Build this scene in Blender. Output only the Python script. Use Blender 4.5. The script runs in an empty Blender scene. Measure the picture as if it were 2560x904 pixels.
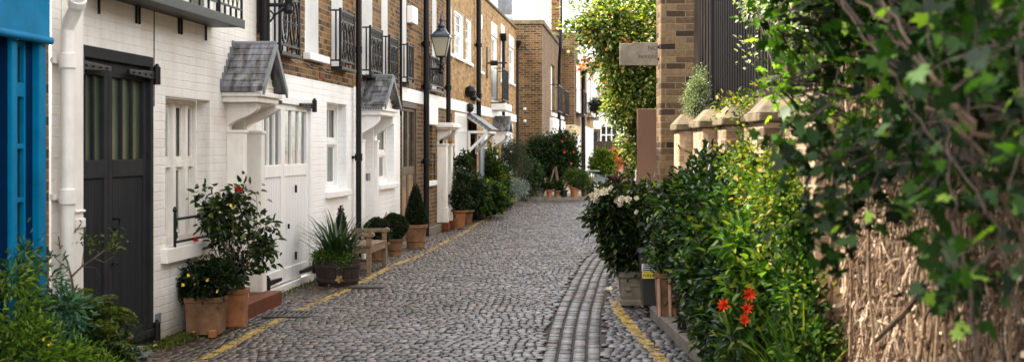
import bpy, math, random
import numpy as np
from mathutils import Vector, Matrix
from mathutils.bvhtree import BVHTree

SC = bpy.context.scene
COL = SC.collection
F = 3555.0            # focal length of the view in photo pixels (50 mm on 36 mm over 2560 px)
EYE = 1.65            # eye height
CS = 1.00404          # 1 / cos of the street's bearing


def at(px, py, Y):
    """point in the world for a photo measurement at depth Y"""
    return Vector(((px - 1280) / F * Y, Y, EYE + (370 - py) / F * Y))


def fx(px):           # distance along the terrace of a point measured on its front plane
    return 14575.0 / (1600 - px) * CS


def fh(px, py):       # height of that point
    return EYE + (370 - py) * (14575.0 / (1600 - px)) / F


# ---------------------------------------------------------------- materials
class NT:
    def __init__(s, name):
        s.m = bpy.data.materials.new(name)
        s.m.use_nodes = True
        s.t = s.m.node_tree
        s.t.nodes.clear()
        s.out = s.t.nodes.new('ShaderNodeOutputMaterial')

    def n(s, typ, props=None, **ins):
        nd = s.t.nodes.new('ShaderNode' + typ)
        for k, v in (props or {}).items():
            setattr(nd, k, v)
        for k, v in ins.items():
            key = int(k[1:]) if k[0] == 'i' and k[1:].isdigit() else k.replace('_', ' ')
            sk = nd.inputs[key]
            if isinstance(v, bpy.types.NodeSocket):
                s.t.links.new(v, sk)
            else:
                if isinstance(v, tuple) and len(v) == 3 and sk.type == 'RGBA':
                    v = v + (1,)
                sk.default_value = v
        return nd

    def surf(s, sock):
        s.t.links.new(sock, s.out.inputs['Surface'])
        return s.m

    def ramp(s, fac, stops):
        nd = s.n('ValToRGB', Fac=fac)
        e = nd.color_ramp.elements
        while len(e) < len(stops):
            e.new(0.5)
        for el, (p, c) in zip(e, stops):
            el.position = p
            el.color = c + (1,) if len(c) == 3 else c
        return nd.outputs['Color']

    def mix(s, fac, a, b, mode='MIX'):
        nd = s.n('MixRGB', {'blend_type': mode}, Fac=fac, Color1=a, Color2=b)
        return nd.outputs['Color']

    def math(s, op, a, b=0.0, clamp=False):
        nd = s.n('Math', {'operation': op, 'use_clamp': clamp}, i0=a, i1=b)
        return nd.outputs[0]

    def noise(s, scale, detail=4.0, vec=None, rough=.55):
        kw = dict(Scale=scale, Detail=detail, Roughness=rough)
        if vec is not None:
            kw['Vector'] = vec
        return s.n('TexNoise', None, **kw).outputs['Fac']

    def bump(s, h, strength=.5, dist=.02):
        return s.n('Bump', None, Strength=strength, Distance=dist, Height=h).outputs['Normal']

    def obj(s):
        return s.n('TexCoord').outputs['Object']


def plain(name, col, rough=.6, metal=0.0, var=.25, scale=9.0, bump=.0, spec=.5, bscale=60.0, grime=0.0, gcol=(.22, .18, .13)):
    t = NT(name)
    o = t.obj()
    f = t.noise(scale, 5.0, o)
    c = t.ramp(f, [(.3, tuple(x * (1 - var) for x in col)), (.7, tuple(min(1, x * (1 + var * .6)) for x in col))])
    if grime:
        # rain streaks, splashed dirt near the ground and worn patches
        st = t.noise(1.0, 5.0, t.n('Mapping', None, Vector=o, Scale=(11.0, 11.0, .8)).outputs[0])
        pt = t.noise(5.0, 6.0, o, .7)
        z = t.n('SeparateXYZ', None, Vector=o).outputs[2]
        low = t.math('MULTIPLY', t.math('SUBTRACT', 1.0, t.math('MULTIPLY', z, 1.6), True), .8)
        m = t.math('ADD', t.math('MULTIPLY', t.ramp(st, [(.50, (0, 0, 0)), (.78, (1, 1, 1))]), t.ramp(pt, [(.35, (0, 0, 0)), (.65, (1, 1, 1))])), t.math('MULTIPLY', low, pt))
        c = t.mix(t.math('MULTIPLY', m, grime, True), c, gcol)
    kw = dict(Base_Color=c, Roughness=rough, Metallic=metal)
    if bump:
        kw['Normal'] = t.bump(t.noise(bscale, 3.0, o), bump, .01)
    b = t.n('BsdfPrincipled', None, **kw)
    b.inputs['Specular IOR Level'].default_value = spec
    return t.surf(b.outputs[0])


def brick_vec(t):
    sep = t.n('SeparateXYZ', None, Vector=t.obj())
    u = t.math('ADD', sep.outputs[0], sep.outputs[1])
    return t.n('CombineXYZ', None, X=u, Y=sep.outputs[2], Z=0.0).outputs[0], sep


def brick(name, ca, cb, cm, dark=(.05, .035, .025), pdark=.25, msize=.0065, blotch=.35, rough=.85, bstr=.9, rowh=.075):
    """stock brick: two tones, some burnt headers, lime mortar, soot in large clouds"""
    t = NT(name)
    v, sep = brick_vec(t)
    wob = t.n('TexNoise', None, Scale=9.0, Detail=2.0, Vector=v)
    vv = t.n('MixRGB', {'blend_type': 'LINEAR_LIGHT'}, Fac=.006, Color1=v, Color2=wob.outputs['Color']).outputs[0]
    br = t.n('TexBrick', {'offset': .5}, Vector=vv, Scale=1.0, Color1=(0, 0, 0), Color2=(1, 1, 1), Mortar=(.5, .5, .5))
    for k, x in (('Mortar Size', msize), ('Mortar Smooth', .15), ('Brick Width', .225), ('Row Height', rowh), ('Bias', 0.0)):
        br.inputs[k].default_value = x
    fac = br.outputs['Fac']
    tone = t.ramp(br.outputs['Color'], [(0, dark), (pdark, ca), (.65, cb), (1, tuple(x * 1.25 for x in cb))])
    n2 = t.noise(26.0, 4.0, v)
    tone = t.mix(.55, tone, t.ramp(n2, [(.25, (.35, .33, .3)), (.75, (1.25, 1.2, 1.15))]), 'MULTIPLY')
    mort = t.mix(.5, cm, t.ramp(n2, [(.3, (.5, .5, .5)), (.7, (1, 1, 1))]), 'MULTIPLY')
    c = t.mix(fac, tone, mort)
    big = t.noise(.9, 5.0, t.obj())
    c = t.mix(blotch, c, t.ramp(big, [(.35, (.35, .31, .27)), (.65, (1.15, 1.12, 1.08))]), 'MULTIPLY')
    h = t.math('SUBTRACT', t.math('MULTIPLY', n2, .35), fac)
    b = t.n('BsdfPrincipled', None, Base_Color=c, Roughness=rough, Normal=t.bump(h, bstr, .012))
    b.inputs['Specular IOR Level'].default_value = .25
    return t.surf(b.outputs[0])


def painted_brick(name, col, stain=(.55, .45, .36), amount=.3, damp=True):
    t = NT(name)
    v, sep = brick_vec(t)
    wob = t.n('TexNoise', None, Scale=7.0, Detail=2.0, Vector=v)
    vv = t.n('MixRGB', {'blend_type': 'LINEAR_LIGHT'}, Fac=.009, Color1=v, Color2=wob.outputs['Color']).outputs[0]
    br = t.n('TexBrick', {'offset': .5}, Vector=vv, Scale=1.0, Color1=(.2, .2, .2), Color2=(1, 1, 1), Mortar=(0, 0, 0))
    for k, x in (('Mortar Size', .007), ('Mortar Smooth', .6), ('Brick Width', .225), ('Row Height', .075)):
        br.inputs[k].default_value = x
    n1 = t.noise(2.2, 6.0, t.obj())
    n2 = t.noise(30.0, 4.0, v)
    c = t.mix(t.math('MULTIPLY', t.ramp(n1, [(.45, (0, 0, 0)), (.8, (1, 1, 1))]), amount), col, stain)
    streak = t.noise(1.0, 4.0, t.n('Mapping', None, Vector=t.obj(), Scale=(9.0, 9.0, .7)).outputs[0])
    c = t.mix(t.math('MULTIPLY', t.ramp(streak, [(.5, (0, 0, 0)), (.75, (1, 1, 1))]), amount * .6), c, tuple(x * .62 for x in col))
    c = t.mix(t.math('MULTIPLY', br.outputs['Fac'], .05), c, (.3, .26, .22))
    if damp:
        z = t.math('MULTIPLY_ADD', sep.outputs[2], -2.2)
        z.node.inputs[2].default_value = 1.0
        z = t.math('MULTIPLY', z, t.math('ADD', n1, .35), True)
        c = t.mix(z, c, (.16, .15, .09))
    rel = t.mix(br.outputs['Fac'], br.outputs['Color'], (0, 0, 0))
    h = t.math('ADD', t.math('MULTIPLY', rel, .55), t.math('ADD', t.math('MULTIPLY', n2, .5), t.math('MULTIPLY', n1, .6)))
    b = t.n('BsdfPrincipled', None, Base_Color=c, Roughness=.55, Normal=t.bump(h, .8, .010))
    b.inputs['Specular IOR Level'].default_value = .35
    return t.surf(b.outputs[0])


def boards(name, col, pitch=.065, rough=.5, wear=.25, axis=0, weath=None, spec=.4):
    """matchboarding with grooves running up"""
    t = NT(name)
    sep = t.n('SeparateXYZ', None, Vector=t.obj())
    x = t.math('DIVIDE', sep.outputs[axis], pitch)
    fr = t.math('FRACT', x)
    d = t.math('ABSOLUTE', t.math('SUBTRACT', fr, .5))
    groove = t.ramp(d, [(.42, (1, 1, 1)), (.49, (0, 0, 0))])
    n1 = t.noise(1.0, 5.0, t.n('Mapping', None, Vector=t.obj(), Scale=(14.0, 14.0, 1.2)).outputs[0])
    c = t.ramp(n1, [(.3, tuple(q * (1 - wear) for q in col)), (.72, tuple(min(1, q * (1 + wear)) for q in col))])
    if weath:
        c = t.mix(t.ramp(t.noise(2.5, 5.0, t.obj()), [(.45, (0, 0, 0)), (.7, (1, 1, 1))]), c, weath)
    c = t.mix(groove, tuple(q * .35 for q in col), c)
    b = t.n('BsdfPrincipled', None, Base_Color=c, Roughness=rough, Normal=t.bump(t.math('ADD', groove, t.math('MULTIPLY', n1, .25)), .6, .008))
    b.inputs['Specular IOR Level'].default_value = spec
    return t.surf(b.outputs[0])


def leafmat(name, stops, transl=.3, rough=.42, spec=.18, tcol=(1.5, 1.6, .5)):
    t = NT(name)
    r = t.n('NewGeometry').outputs['Random Per Island']
    c = t.ramp(r, stops)
    n = t.noise(55.0, 2.0, t.obj())
    c = t.mix(.5, c, t.ramp(n, [(.3, (.6, .6, .6)), (.7, (1.25, 1.25, 1.2))]), 'MULTIPLY')
    p = t.n('BsdfPrincipled', None, Base_Color=c, Roughness=rough)
    p.inputs['Specular IOR Level'].default_value = spec
    tc = t.mix(1.0, c, tcol, 'MULTIPLY')
    tr = t.n('BsdfTranslucent', None, Color=tc)
    mx = t.n('MixShader', None, Fac=transl, i1=p.outputs[0], i2=tr.outputs[0])
    return t.surf(mx.outputs[0])


def glassmat(name, tint=(.02, .03, .02), refl=.45, rough=.02, clear=.6):
    """window glass: sky and garden in reflection, some of the room behind"""
    t = NT(name)
    fr = t.n('LayerWeight', None, Blend=refl)
    n = t.bump(t.noise(3.0, 2.0, t.obj()), .12, .02)
    gl = t.n('BsdfGlossy', None, Color=(.9, .92, .9), Roughness=rough, Normal=n)
    tp = t.n('BsdfTransparent', None, Color=(.75, .8, .76))
    df = t.n('BsdfDiffuse', None, Color=tint)
    body = t.n('MixShader', None, Fac=clear, i1=df.outputs[0], i2=tp.outputs[0])
    mx = t.n('MixShader', None, Fac=fr.outputs['Fresnel'], i1=body.outputs[0], i2=gl.outputs[0])
    return t.surf(mx.outputs[0])


M = {}


def make_materials():
    M['white_brick'] = painted_brick('painted_brick_cream', (.80, .765, .71), amount=.55)
    M['white_brick2'] = painted_brick('painted_brick_white', (.85, .85, .84), (.6, .55, .48), .3)
    M['brown_brick'] = brick('brown_stock_brick', (.095, .046, .018), (.20, .105, .036), (.34, .25, .13), (.03, .02, .014), pdark=.3)
    M['yellow_brick'] = brick('yellow_stock_brick', (.30, .165, .062), (.44, .27, .105), (.40, .29, .16), (.2, .12, .06), .12, .005, .3)
    M['far_brick'] = brick('dark_stock_brick', (.085, .045, .018), (.16, .09, .035), (.34, .26, .155), pdark=.25, msize=.008)
    M['pale_brick'] = brick('pale_yellow_brick', (.52, .38, .17), (.62, .5, .28), (.6, .55, .45), (.4, .28, .12), .15)
    M['pillar_brick'] = brick('weathered_pillar_brick', (.085, .052, .026), (.17, .115, .06), (.20, .155, .105), (.014, .010, .010), .25, .0065, .3)
    M['wall_brick'] = brick('garden_wall_brick', (.22, .15, .09), (.40, .29, .19), (.38, .31, .23), (.08, .05, .04), .15, .006, .35)
    M['white'] = plain('white_gloss_paint', (.82, .81, .79), .4, var=.06, scale=3, bump=.05, grime=.35)
    M['cream'] = plain('cream_stucco', (.78, .74, .67), .6, var=.1, scale=4, bump=.12, grime=.45)
    M['stone'] = plain('weathered_stone', (.42, .36, .28), .9, var=.4, scale=7, bump=.4)
    M['urn_stone'] = plain('mossy_cast_stone', (.16, .14, .10), .9, var=.45, scale=9, bump=.5)
    M['coping'] = plain('lichen_coping_stone', (.125, .095, .052), .9, var=.55, scale=6, bump=.6)
    M['iron'] = plain('black_iron', (.008, .008, .009), .45, var=.2, spec=.25)
    M['pipe_black'] = plain('black_cast_pipe', (.007, .0065, .007), .42, var=.3, scale=6, bump=.08, spec=.2)
    M['pipe_white'] = plain('cream_cast_pipe', (.78, .75, .69), .45, var=.08, bump=.06, grime=.4)
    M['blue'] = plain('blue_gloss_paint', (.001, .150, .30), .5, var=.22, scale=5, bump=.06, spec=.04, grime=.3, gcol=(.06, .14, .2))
    M['blue_dark'] = plain('deep_blue_paint', (.001, .018, .062), .5, var=.15, scale=5, spec=.03)  # shaded copy of the blue, for faces lying in shadow
    M['charcoal'] = plain('charcoal_paint', (.026, .027, .029), .6, var=.2, scale=5, spec=.03, grime=.35, gcol=(.05, .045, .038))
    M['charcoal_boards'] = boards('charcoal_matchboard', (.024, .025, .0275), .062, .6, .2, spec=.03)
    M['white_boards'] = boards('white_matchboard', (.80, .80, .80), .075, .4, .03)
    M['brown_boards'] = boards('weathered_timber_boards', (.30, .17, .07), .11, .6, .5, weath=(.05, .035, .028))
    M['fence_boards'] = boards('dark_fence_boards', (.045, .03, .022), .12, .8, .4)
    M['screen_boards'] = boards('black_screen_boards', (.095, .075, .056), .35, .75, .45, axis=1)
    M['slate'] = None
    M['lead'] = plain('grey_lead', (.16, .17, .185), .5, var=.25, scale=8, bump=.1)
    M['terracotta'] = plain('terracotta', (.29, .11, .038), .85, var=.4, scale=8, bump=.2)
    M['terracotta_old'] = plain('stained_terracotta', (.175, .088, .04), .9, var=.6, scale=6, bump=.3)
    M['terracotta_pale'] = plain('pale_terracotta', (.42, .235, .165), .85, var=.35, scale=9, bump=.2)
    M['tile_red'] = plain('red_quarry_tile', (.14, .040, .019), .6, var=.3, scale=6, spec=.1, grime=.25, gcol=(.06, .04, .03))
    M['soil'] = plain('potting_soil', (.025, .017, .011), .95, var=.4, scale=30, bump=.5)
    M['barrel'] = boards('dark_oak_staves', (.022, .013, .009), .09, .7, .5)
    M['hoop'] = plain('rusty_hoop', (.025, .018, .015), .6, var=.4)
    M['bench'] = plain('weathered_teak', (.20, .125, .07), .75, var=.45, scale=14, bump=.25)
    M['bark'] = plain('brown_bark', (.12, .075, .04), .9, var=.5, scale=22, bump=.4)
    M['bark_dark'] = plain('dark_bark', (.035, .022, .015), .9, var=.5, scale=22, bump=.4)
    M['bark_tan'] = plain('tan_bark', (.050, .029, .013), .85, var=.5, scale=18, bump=.4)
    M['rust_panel'] = plain('rust_brown_panel', (.145, .070, .036), .6, var=.12, scale=2.5, bump=.06)
    M['sign'] = plain('weathered_sign_board', (.20, .17, .13), .85, var=.5, scale=5, bump=.3)
    M['sign_letter'] = plain('faded_lettering', (.085, .068, .05), .9, var=.6, scale=14)
    M['bin'] = plain('black_plastic', (.012, .014, .013), .45, var=.2)
    M['bin_lid'] = plain('grey_plastic', (.035, .036, .04), .45, var=.2)
    M['yellow_label'] = plain('yellow_label', (.62, .50, .04), .5, var=.1)
    M['white_label'] = plain('white_label', (.6, .6, .62), .5, var=.1)
    M['black_print'] = plain('black_print', (.01, .01, .01), .6)
    M['curtain'] = plain('cream_curtain', (.55, .49, .40), .9, var=.25, scale=5)
    M['dark_room'] = plain('dark_interior', (.02, .018, .015), .9)  # colour of the dark sheets that stand in for unlit rooms
    M['grey_door'] = plain('blue_grey_paint', (.16, .19, .23), .5, var=.1)
    M['planter_grey'] = plain('grey_zinc', (.16, .18, .20), .5, var=.2)
    M['lantern_top'] = plain('navy_lantern_enamel', (.012, .020, .032), .3, var=.2)
    M['roof_grey'] = plain('roof_slate_grey', (.10, .11, .13), .7, var=.35, scale=5, bump=.2)
    M['render_white'] = plain('white_render', (.80, .78, .74), .7, var=.07, scale=1.5)
    M['render_far'] = plain('pale_sunlit_render', (.72, .70, .66), .7, var=.25, scale=.8)  # mottled pale render for the far porch
    M['flagstone'] = plain('pale_paving', (.30, .25, .21), .85, var=.3, scale=3, bump=.2)
    M['orange_petal'] = plain('orange_red_petal', (.75, .07, .015), .5, var=.15)
    M['red_petal'] = plain('crimson_petal', (.40, .012, .012), .5, var=.2)
    M['white_petal'] = plain('white_petal', (.50, .44, .32), .5, var=.12, scale=30)
    M['yellow_petal'] = plain('yellow_petal', (.75, .55, .05), .5, var=.1)
    M['opal'] = None
    # slates: rows with staggered joints, streaked
    t = NT('slate_roofing')
    sep = t.n('SeparateXYZ', None, Vector=t.obj())
    v = t.n('CombineXYZ', None, X=sep.outputs[1], Y=t.math('MULTIPLY', sep.outputs[2], 1.2), Z=0.0).outputs[0]
    br = t.n('TexBrick', {'offset': .5}, Vector=v, Scale=1.0, Color1=(.3, .3, .3), Color2=(1, 1, 1), Mortar=(0, 0, 0))
    for k, x in (('Mortar Size', .003), ('Brick Width', .2), ('Row Height', .13)):
        br.inputs[k].default_value = x
    n1 = t.noise(4.0, 6.0, t.obj())
    n2 = t.noise(1.0, 5.0, t.n('Mapping', None, Vector=t.obj(), Scale=(6.0, 16.0, 2.0)).outputs[0])
    c = t.mix(t.math('MULTIPLY', br.outputs['Color'], .4), (.15, .155, .17), (.22, .225, .245))
    c = t.mix(t.ramp(n2, [(.42, (0, 0, 0)), (.62, (1, 1, 1))]), (.045, .04, .032), c)
    c = t.mix(t.math('MULTIPLY', t.ramp(n1, [(.6, (0, 0, 0)), (.72, (1, 1, 1))]), .5), c, (.33, .34, .33))
    b = t.n('BsdfPrincipled', None, Base_Color=c, Roughness=.5, Normal=t.bump(br.outputs['Color'], .5, .008))
    M['slate'] = t.surf(b.outputs[0])
    # lantern glazing: milky
    t = NT('opal_lantern_glass')
    b = t.n('BsdfPrincipled', None, Base_Color=(.50, .47, .36), Roughness=.15)
    tr = t.n('BsdfTranslucent', None, Color=(.8, .78, .62))
    M['opal'] = t.surf(t.n('MixShader', None, Fac=.45, i1=b.outputs[0], i2=tr.outputs[0]).outputs[0])
    M['glass'] = glassmat('window_glass')
    M['glass_dark'] = glassmat('dark_window_glass', (.015, .02, .018), .4, .03, .25)
    M['glass_sky'] = glassmat('sky_window_glass', (.35, .36, .36), .35, .05, .2)  # pale tint puts the sky's reflection into the panes
    # obscured glass of the charcoal doors: the gardens' soft green reflection is painted into the base colour
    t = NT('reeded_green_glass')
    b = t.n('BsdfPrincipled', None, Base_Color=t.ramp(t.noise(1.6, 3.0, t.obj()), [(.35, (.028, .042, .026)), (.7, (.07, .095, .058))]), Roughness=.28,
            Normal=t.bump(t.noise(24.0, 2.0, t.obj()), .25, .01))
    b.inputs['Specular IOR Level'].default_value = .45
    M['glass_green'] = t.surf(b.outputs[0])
    # leaves
    L = leafmat
    M['lf_camellia'] = L('camellia_leaf', [(0, (.005, .012, .004)), (.5, (.012, .028, .008)), (.85, (.03, .058, .012)), (.97, (.11, .13, .02))], .2, .32, .4)
    M['lf_dark'] = L('dark_green_leaf', [(0, (.003, .008, .0035)), (.5, (.007, .020, .006)), (.9, (.02, .047, .010)), (1, (.09, .11, .02))], .25, .36, .25)
    M['lf_mid'] = L('mid_green_leaf', [(0, (.005, .015, .004)), (.5, (.016, .045, .009)), (.85, (.045, .10, .015)), (1, (.16, .17, .03))], .35)
    M['lf_bright'] = L('bright_green_leaf', [(0, (.012, .036, .007)), (.5, (.045, .11, .014)), (.85, (.12, .20, .025)), (1, (.30, .28, .045))], .4)
    M['lf_yellow'] = L('yellow_green_leaf', [(0, (.012, .03, .006)), (.4, (.036, .07, .010)), (.7, (.11, .15, .02)), (.9, (.27, .24, .04)), (1, (.36, .20, .06))], .4)
    M['lf_pale'] = L('pale_variegated_leaf', [(0, (.06, .10, .04)), (.4, (.20, .26, .14)), (.8, (.42, .46, .34)), (1, (.6, .6, .5))], .3, .3, .6)
    M['lf_silver'] = L('silver_leaf', [(0, (.07, .10, .075)), (.5, (.20, .25, .20)), (1, (.36, .41, .35))], .2, .6, .3, (1, 1, .9))
    M['lf_greygreen'] = L('grey_green_leaf', [(0, (.06, .09, .05)), (.5, (.16, .20, .12)), (1, (.34, .38, .26))], .3)
    M['lf_olive'] = L('olive_leaf', [(0, (.018, .026, .014)), (.6, (.045, .06, .034)), (1, (.09, .11, .065))], .2)
    M['lf_purple'] = L('purple_black_leaf', [(0, (.010, .006, .006)), (.6, (.03, .014, .012)), (1, (.08, .03, .02))], .15, .35, .5, (1.4, .7, .5))
    M['lf_box'] = L('box_leaf', [(0, (.003, .010, .003)), (.6, (.010, .026, .006)), (1, (.028, .055, .011))], .2, .4, .4)
    M['lf_spike'] = L('strap_leaf', [(0, (.005, .016, .005)), (.6, (.013, .04, .010)), (.95, (.045, .09, .022)), (1, (.2, .17, .06))], .2, .35, .5)
    M['lf_fern'] = L('fern_leaf', [(0, (.02, .035, .008)), (.5, (.06, .09, .014)), (1, (.18, .19, .04))], .35)
    M['lf_conifer'] = L('conifer_leaf', [(0, (.02, .06, .012)), (.5, (.09, .18, .02)), (1, (.26, .34, .05))], .35, .5)
    M['lf_blue'] = L('blue_green_leaf', [(0, (.014, .055, .036)), (.5, (.05, .14, .085)), (1, (.16, .26, .16))], .3, .5)
    M['lf_climb'] = L('sunlit_climber_leaf', [(0, (.010, .026, .005)), (.3, (.05, .10, .014)), (.6, (.15, .22, .03)), (.84, (.32, .33, .07)), (.96, (.6, .56, .32)), (1, (.6, .16, .05))], .35, .35, .5)
    M['lf_orange'] = L('orange_bract', [(0, (.45, .07, .02)), (.6, (.62, .16, .05)), (1, (.6, .3, .1))], .3, .5, .3, (1.2, .8, .5))
    M['lf_over'] = L('lobed_leaf', [(0, (.002, .006, .002)), (.5, (.006, .018, .004)), (.85, (.014, .04, .006)), (.96, (.05, .11, .014)), (1, (.18, .28, .045))], .30, .5, .12, (2.4, 2.8, .5))  # near-black tones put the shade into these leaves
    M['lf_over2'] = L('sunlit_lobed_leaf', [(0, (.004, .012, .003)), (.35, (.018, .05, .007)), (.7, (.07, .15, .018)), (1, (.26, .35, .07))], .42, .42, .3, (2.2, 2.6, .5))  # lit copy of the lobed leaf, sunlight put into its colour
    M['twig'] = L('dry_creeper_twig', [(0, (.022, .011, .006)), (.38, (.075, .042, .024)), (.7, (.25, .165, .105)), (1, (.60, .47, .35))], .1, .9, .1, (1, 1, 1))
    M['litter'] = L('fallen_leaf', [(0, (.10, .05, .02)), (.5, (.25, .13, .05)), (1, (.45, .32, .18))], .1, .8)


# ---------------------------------------------------------------- objects
OFF = {}


def link(name, data, parent=None):
    o = bpy.data.objects.new(name, data)
    COL.objects.link(o)
    if parent is not None:
        o.parent = parent
        OFF[o.name] = OFF.get(parent.name, (0, 0, 0))
    return o


def tag(o, label=None, cat=None, group=None, kind=None):
    if label:
        o['label'] = label
    if cat:
        o['category'] = cat
    if group:
        o['group'] = group
    if kind:
        o['kind'] = kind
    return o


FAC_ROT = -math.atan(.09)


def house(name, label, x0, group=None, cat='house'):
    """a building whose front lies on the terrace line: local x runs up the street, -y is the street side"""
    o = bpy.data.objects.new(name, None)
    COL.objects.link(o)
    D = Vector((math.sin(-FAC_ROT), math.cos(FAC_ROT), 0))
    o.location = Vector((-4.1, 0, 0)) + D * x0
    o.rotation_euler = (0, 0, math.pi / 2 + FAC_ROT)
    OFF[o.name] = (x0, 0, 0)
    return tag(o, label, cat, group)


def thing(name, label, cat, loc, group=None, rz=0.0):
    o = bpy.data.objects.new(name, None)
    COL.objects.link(o)
    o.location = loc
    o.rotation_euler = (0, 0, rz)
    if rz == 0.0:
        OFF[o.name] = tuple(loc)      # parts of unturned things are written in world coordinates
    else:
        OFF[o.name] = (0, 0, 0)
    return tag(o, label, cat, group)


class MB:
    """collects boxes, prisms, tubes and turned shapes; o (outward) becomes -y for house parts"""

    def __init__(s):
        s.v, s.f, s.mi = [], [], []

    def raw(s, v, f, mi=0):
        n = len(s.v)
        s.v += [tuple(p) for p in v]
        s.f += [tuple(i + n for i in q) for q in f]
        s.mi += [mi] * len(f)
        return s

    def box(s, x0, x1, y0, y1, z0, z1, mi=0):
        x0, x1 = min(x0, x1), max(x0, x1)
        y0, y1 = min(y0, y1), max(y0, y1)
        z0, z1 = min(z0, z1), max(z0, z1)
        v = [(x, y, z) for z in (z0, z1) for y in (y0, y1) for x in (x0, x1)]
        return s.raw(v, [(0, 2, 3, 1), (4, 5, 7, 6), (0, 1, 5, 4), (2, 6, 7, 3), (0, 4, 6, 2), (1, 3, 7, 5)], mi)

    def hb(s, x0, x1, o0, o1, z0, z1, mi=0):
        """house box: o0..o1 measured outward from the wall face"""
        return s.box(x0, x1, -o1, -o0, z0, z1, mi)

    def quad(s, a, b, c, d, mi=0):
        return s.raw([a, b, c, d], [(0, 1, 2, 3)], mi)

    def prism(s, prof, axis, a, b, mi=0):
        """prof: 2D outline in the plane of the other two axes (order y,z / x,z / x,y)"""
        def p3(q, t):
            return {'x': (t, q[0], q[1]), 'y': (q[0], t, q[1]), 'z': (q[0], q[1], t)}[axis]
        n = len(prof)
        v = [p3(q, a) for q in prof] + [p3(q, b) for q in prof]
        f = [tuple(range(n - 1, -1, -1)), tuple(range(n, 2 * n))]
        f += [(i, (i + 1) % n, n + (i + 1) % n, n + i) for i in range(n)]
        return s.raw(v, f, mi)

    def tube(s, pts, r, n=6, mi=0, closed=False, flat=1.0):
        pts = [Vector(p) for p in pts]
        m = len(pts)
        if not hasattr(r, '__len__'):
            r = [r] * m
        v, f = [], []
        up = Vector((0, 0, 1))
        for i, p in enumerate(pts):
            if closed:
                d = pts[(i + 1) % m] - pts[i - 1]
            else:
                d = pts[min(i + 1, m - 1)] - pts[max(i - 1, 0)]
            if d.length < 1e-9:
                d = Vector((0, 0, 1))
            d.normalize()
            ref = up if abs(d.z) < .9 else Vector((1, 0, 0))
            a = d.cross(ref).normalized()
            b = d.cross(a)
            for k in range(n):
                t = 2 * math.pi * (k + .5) / n
                v.append(p + (a * math.cos(t) + b * math.sin(t) * flat) * r[i])
        for i in range(m if closed else m - 1):
            j = (i + 1) % m
            for k in range(n):
                f.append((i * n + k, i * n + (k + 1) % n, j * n + (k + 1) % n, j * n + k))
        if not closed:
            f.append(tuple(range(n - 1, -1, -1)))
            f.append(tuple(range((m - 1) * n, m * n)))
        return s.raw(v, f, mi)

    def lathe(s, prof, c=(0, 0, 0), n=24, mi=0, wob=0.0, square=False):
        """prof: (radius, height) from bottom to top"""
        v, f = [], []
        if square:
            n = 4
        for (r, z) in prof:
            for k in range(n):
                t = 2 * math.pi * k / n + (math.pi / 4 if square else 0)
                rr = r * (math.sqrt(2) if square else 1) * (1 + wob * math.sin(3 * t))
                v.append((c[0] + rr * math.cos(t), c[1] + rr * math.sin(t), c[2] + z))
        m = len(prof)
        for i in range(m - 1):
            for k in range(n):
                f.append((i * n + k, i * n + (k + 1) % n, (i + 1) * n + (k + 1) % n, (i + 1) * n + k))
        f.append(tuple(range(n - 1, -1, -1)))
        f.append(tuple(range((m - 1) * n, m * n)))
        return s.raw(v, f, mi)

    def ring(s, x, yc, zc, ry, rz, r, n=20, k=4):
        """an oval bar standing in the plane x = const (y, z) or with x as the width axis"""
        return s

    def build(s, name, mats, parent=None, smooth=False, bevel=0.0, loc=None):
        me = bpy.data.meshes.new(name)
        off = OFF.get(parent.name, (0, 0, 0)) if parent is not None else (loc or (0, 0, 0))
        me.from_pydata([(a - off[0], b - off[1], c - off[2]) for a, b, c in s.v], [], s.f)
        for m in (mats if isinstance(mats, (list, tuple)) else [mats]):
            me.materials.append(m)
        me.polygons.foreach_set('material_index', s.mi)
        if smooth:
            me.polygons.foreach_set('use_smooth', [True] * len(s.f))
        me.update()
        o = link(name, me, parent)
        if parent is None and loc is not None:
            o.location = loc
        if smooth:
            md = o.modifiers.new('edges', 'EDGE_SPLIT')
            md.split_angle = math.radians(38)
        if bevel:
            md = o.modifiers.new('bevel', 'BEVEL')
            md.width = bevel
            md.segments = 2
            md.limit_method = 'ANGLE'
            md.angle_limit = math.radians(40)
        return o


def mesh_np(name, V, Fc, mat, parent=None, smooth=False):
    V = np.asarray(V, dtype=np.float32)
    if parent is not None:
        V = V - np.array(OFF.get(parent.name, (0, 0, 0)), dtype=np.float32)
    Fc = np.asarray(Fc, dtype=np.int32)
    me = bpy.data.meshes.new(name)
    me.vertices.add(len(V))
    me.vertices.foreach_set('co', V.ravel())
    k = Fc.shape[1]
    me.loops.add(Fc.size)
    me.loops.foreach_set('vertex_index', Fc.ravel())
    me.polygons.add(len(Fc))
    me.polygons.foreach_set('loop_start', np.arange(0, Fc.size, k, dtype=np.int32))
    me.polygons.foreach_set('loop_total', np.full(len(Fc), k, dtype=np.int32))
    if smooth:
        me.polygons.foreach_set('use_smooth', np.ones(len(Fc), dtype=bool))
    me.update(calc_edges=True)
    me.validate()
    me.materials.append(mat)
    return link(name, me, parent)


# ---------------------------------------------------------------- leaves
OVAL = (np.array([(0, 0, 0), (.28, .5, .14), (.70, .38, .10), (1, 0, -.10), (.70, -.38, .10), (.28, -.5, .14)], dtype=np.float32),
        np.array([(0, 1, 2, 3), (0, 3, 4, 5)]))
BLADE = (np.array([(0, .5, 0), (.33, .45, .10), (.66, .32, .06), (1, 0, -.16), (1, -.02, -.16), (.66, -.32, .06), (.33, -.45, .10), (0, -.5, 0)], dtype=np.float32),
         np.array([(0, 1, 6, 7), (1, 2, 5, 6), (2, 3, 4, 5)]))
DIAMOND = (np.array([(0, 0, 0), (.5, .5, .1), (1, 0, -.05), (.5, -.5, .1)], dtype=np.float32), np.array([(0, 1, 2, 3)]))
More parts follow.
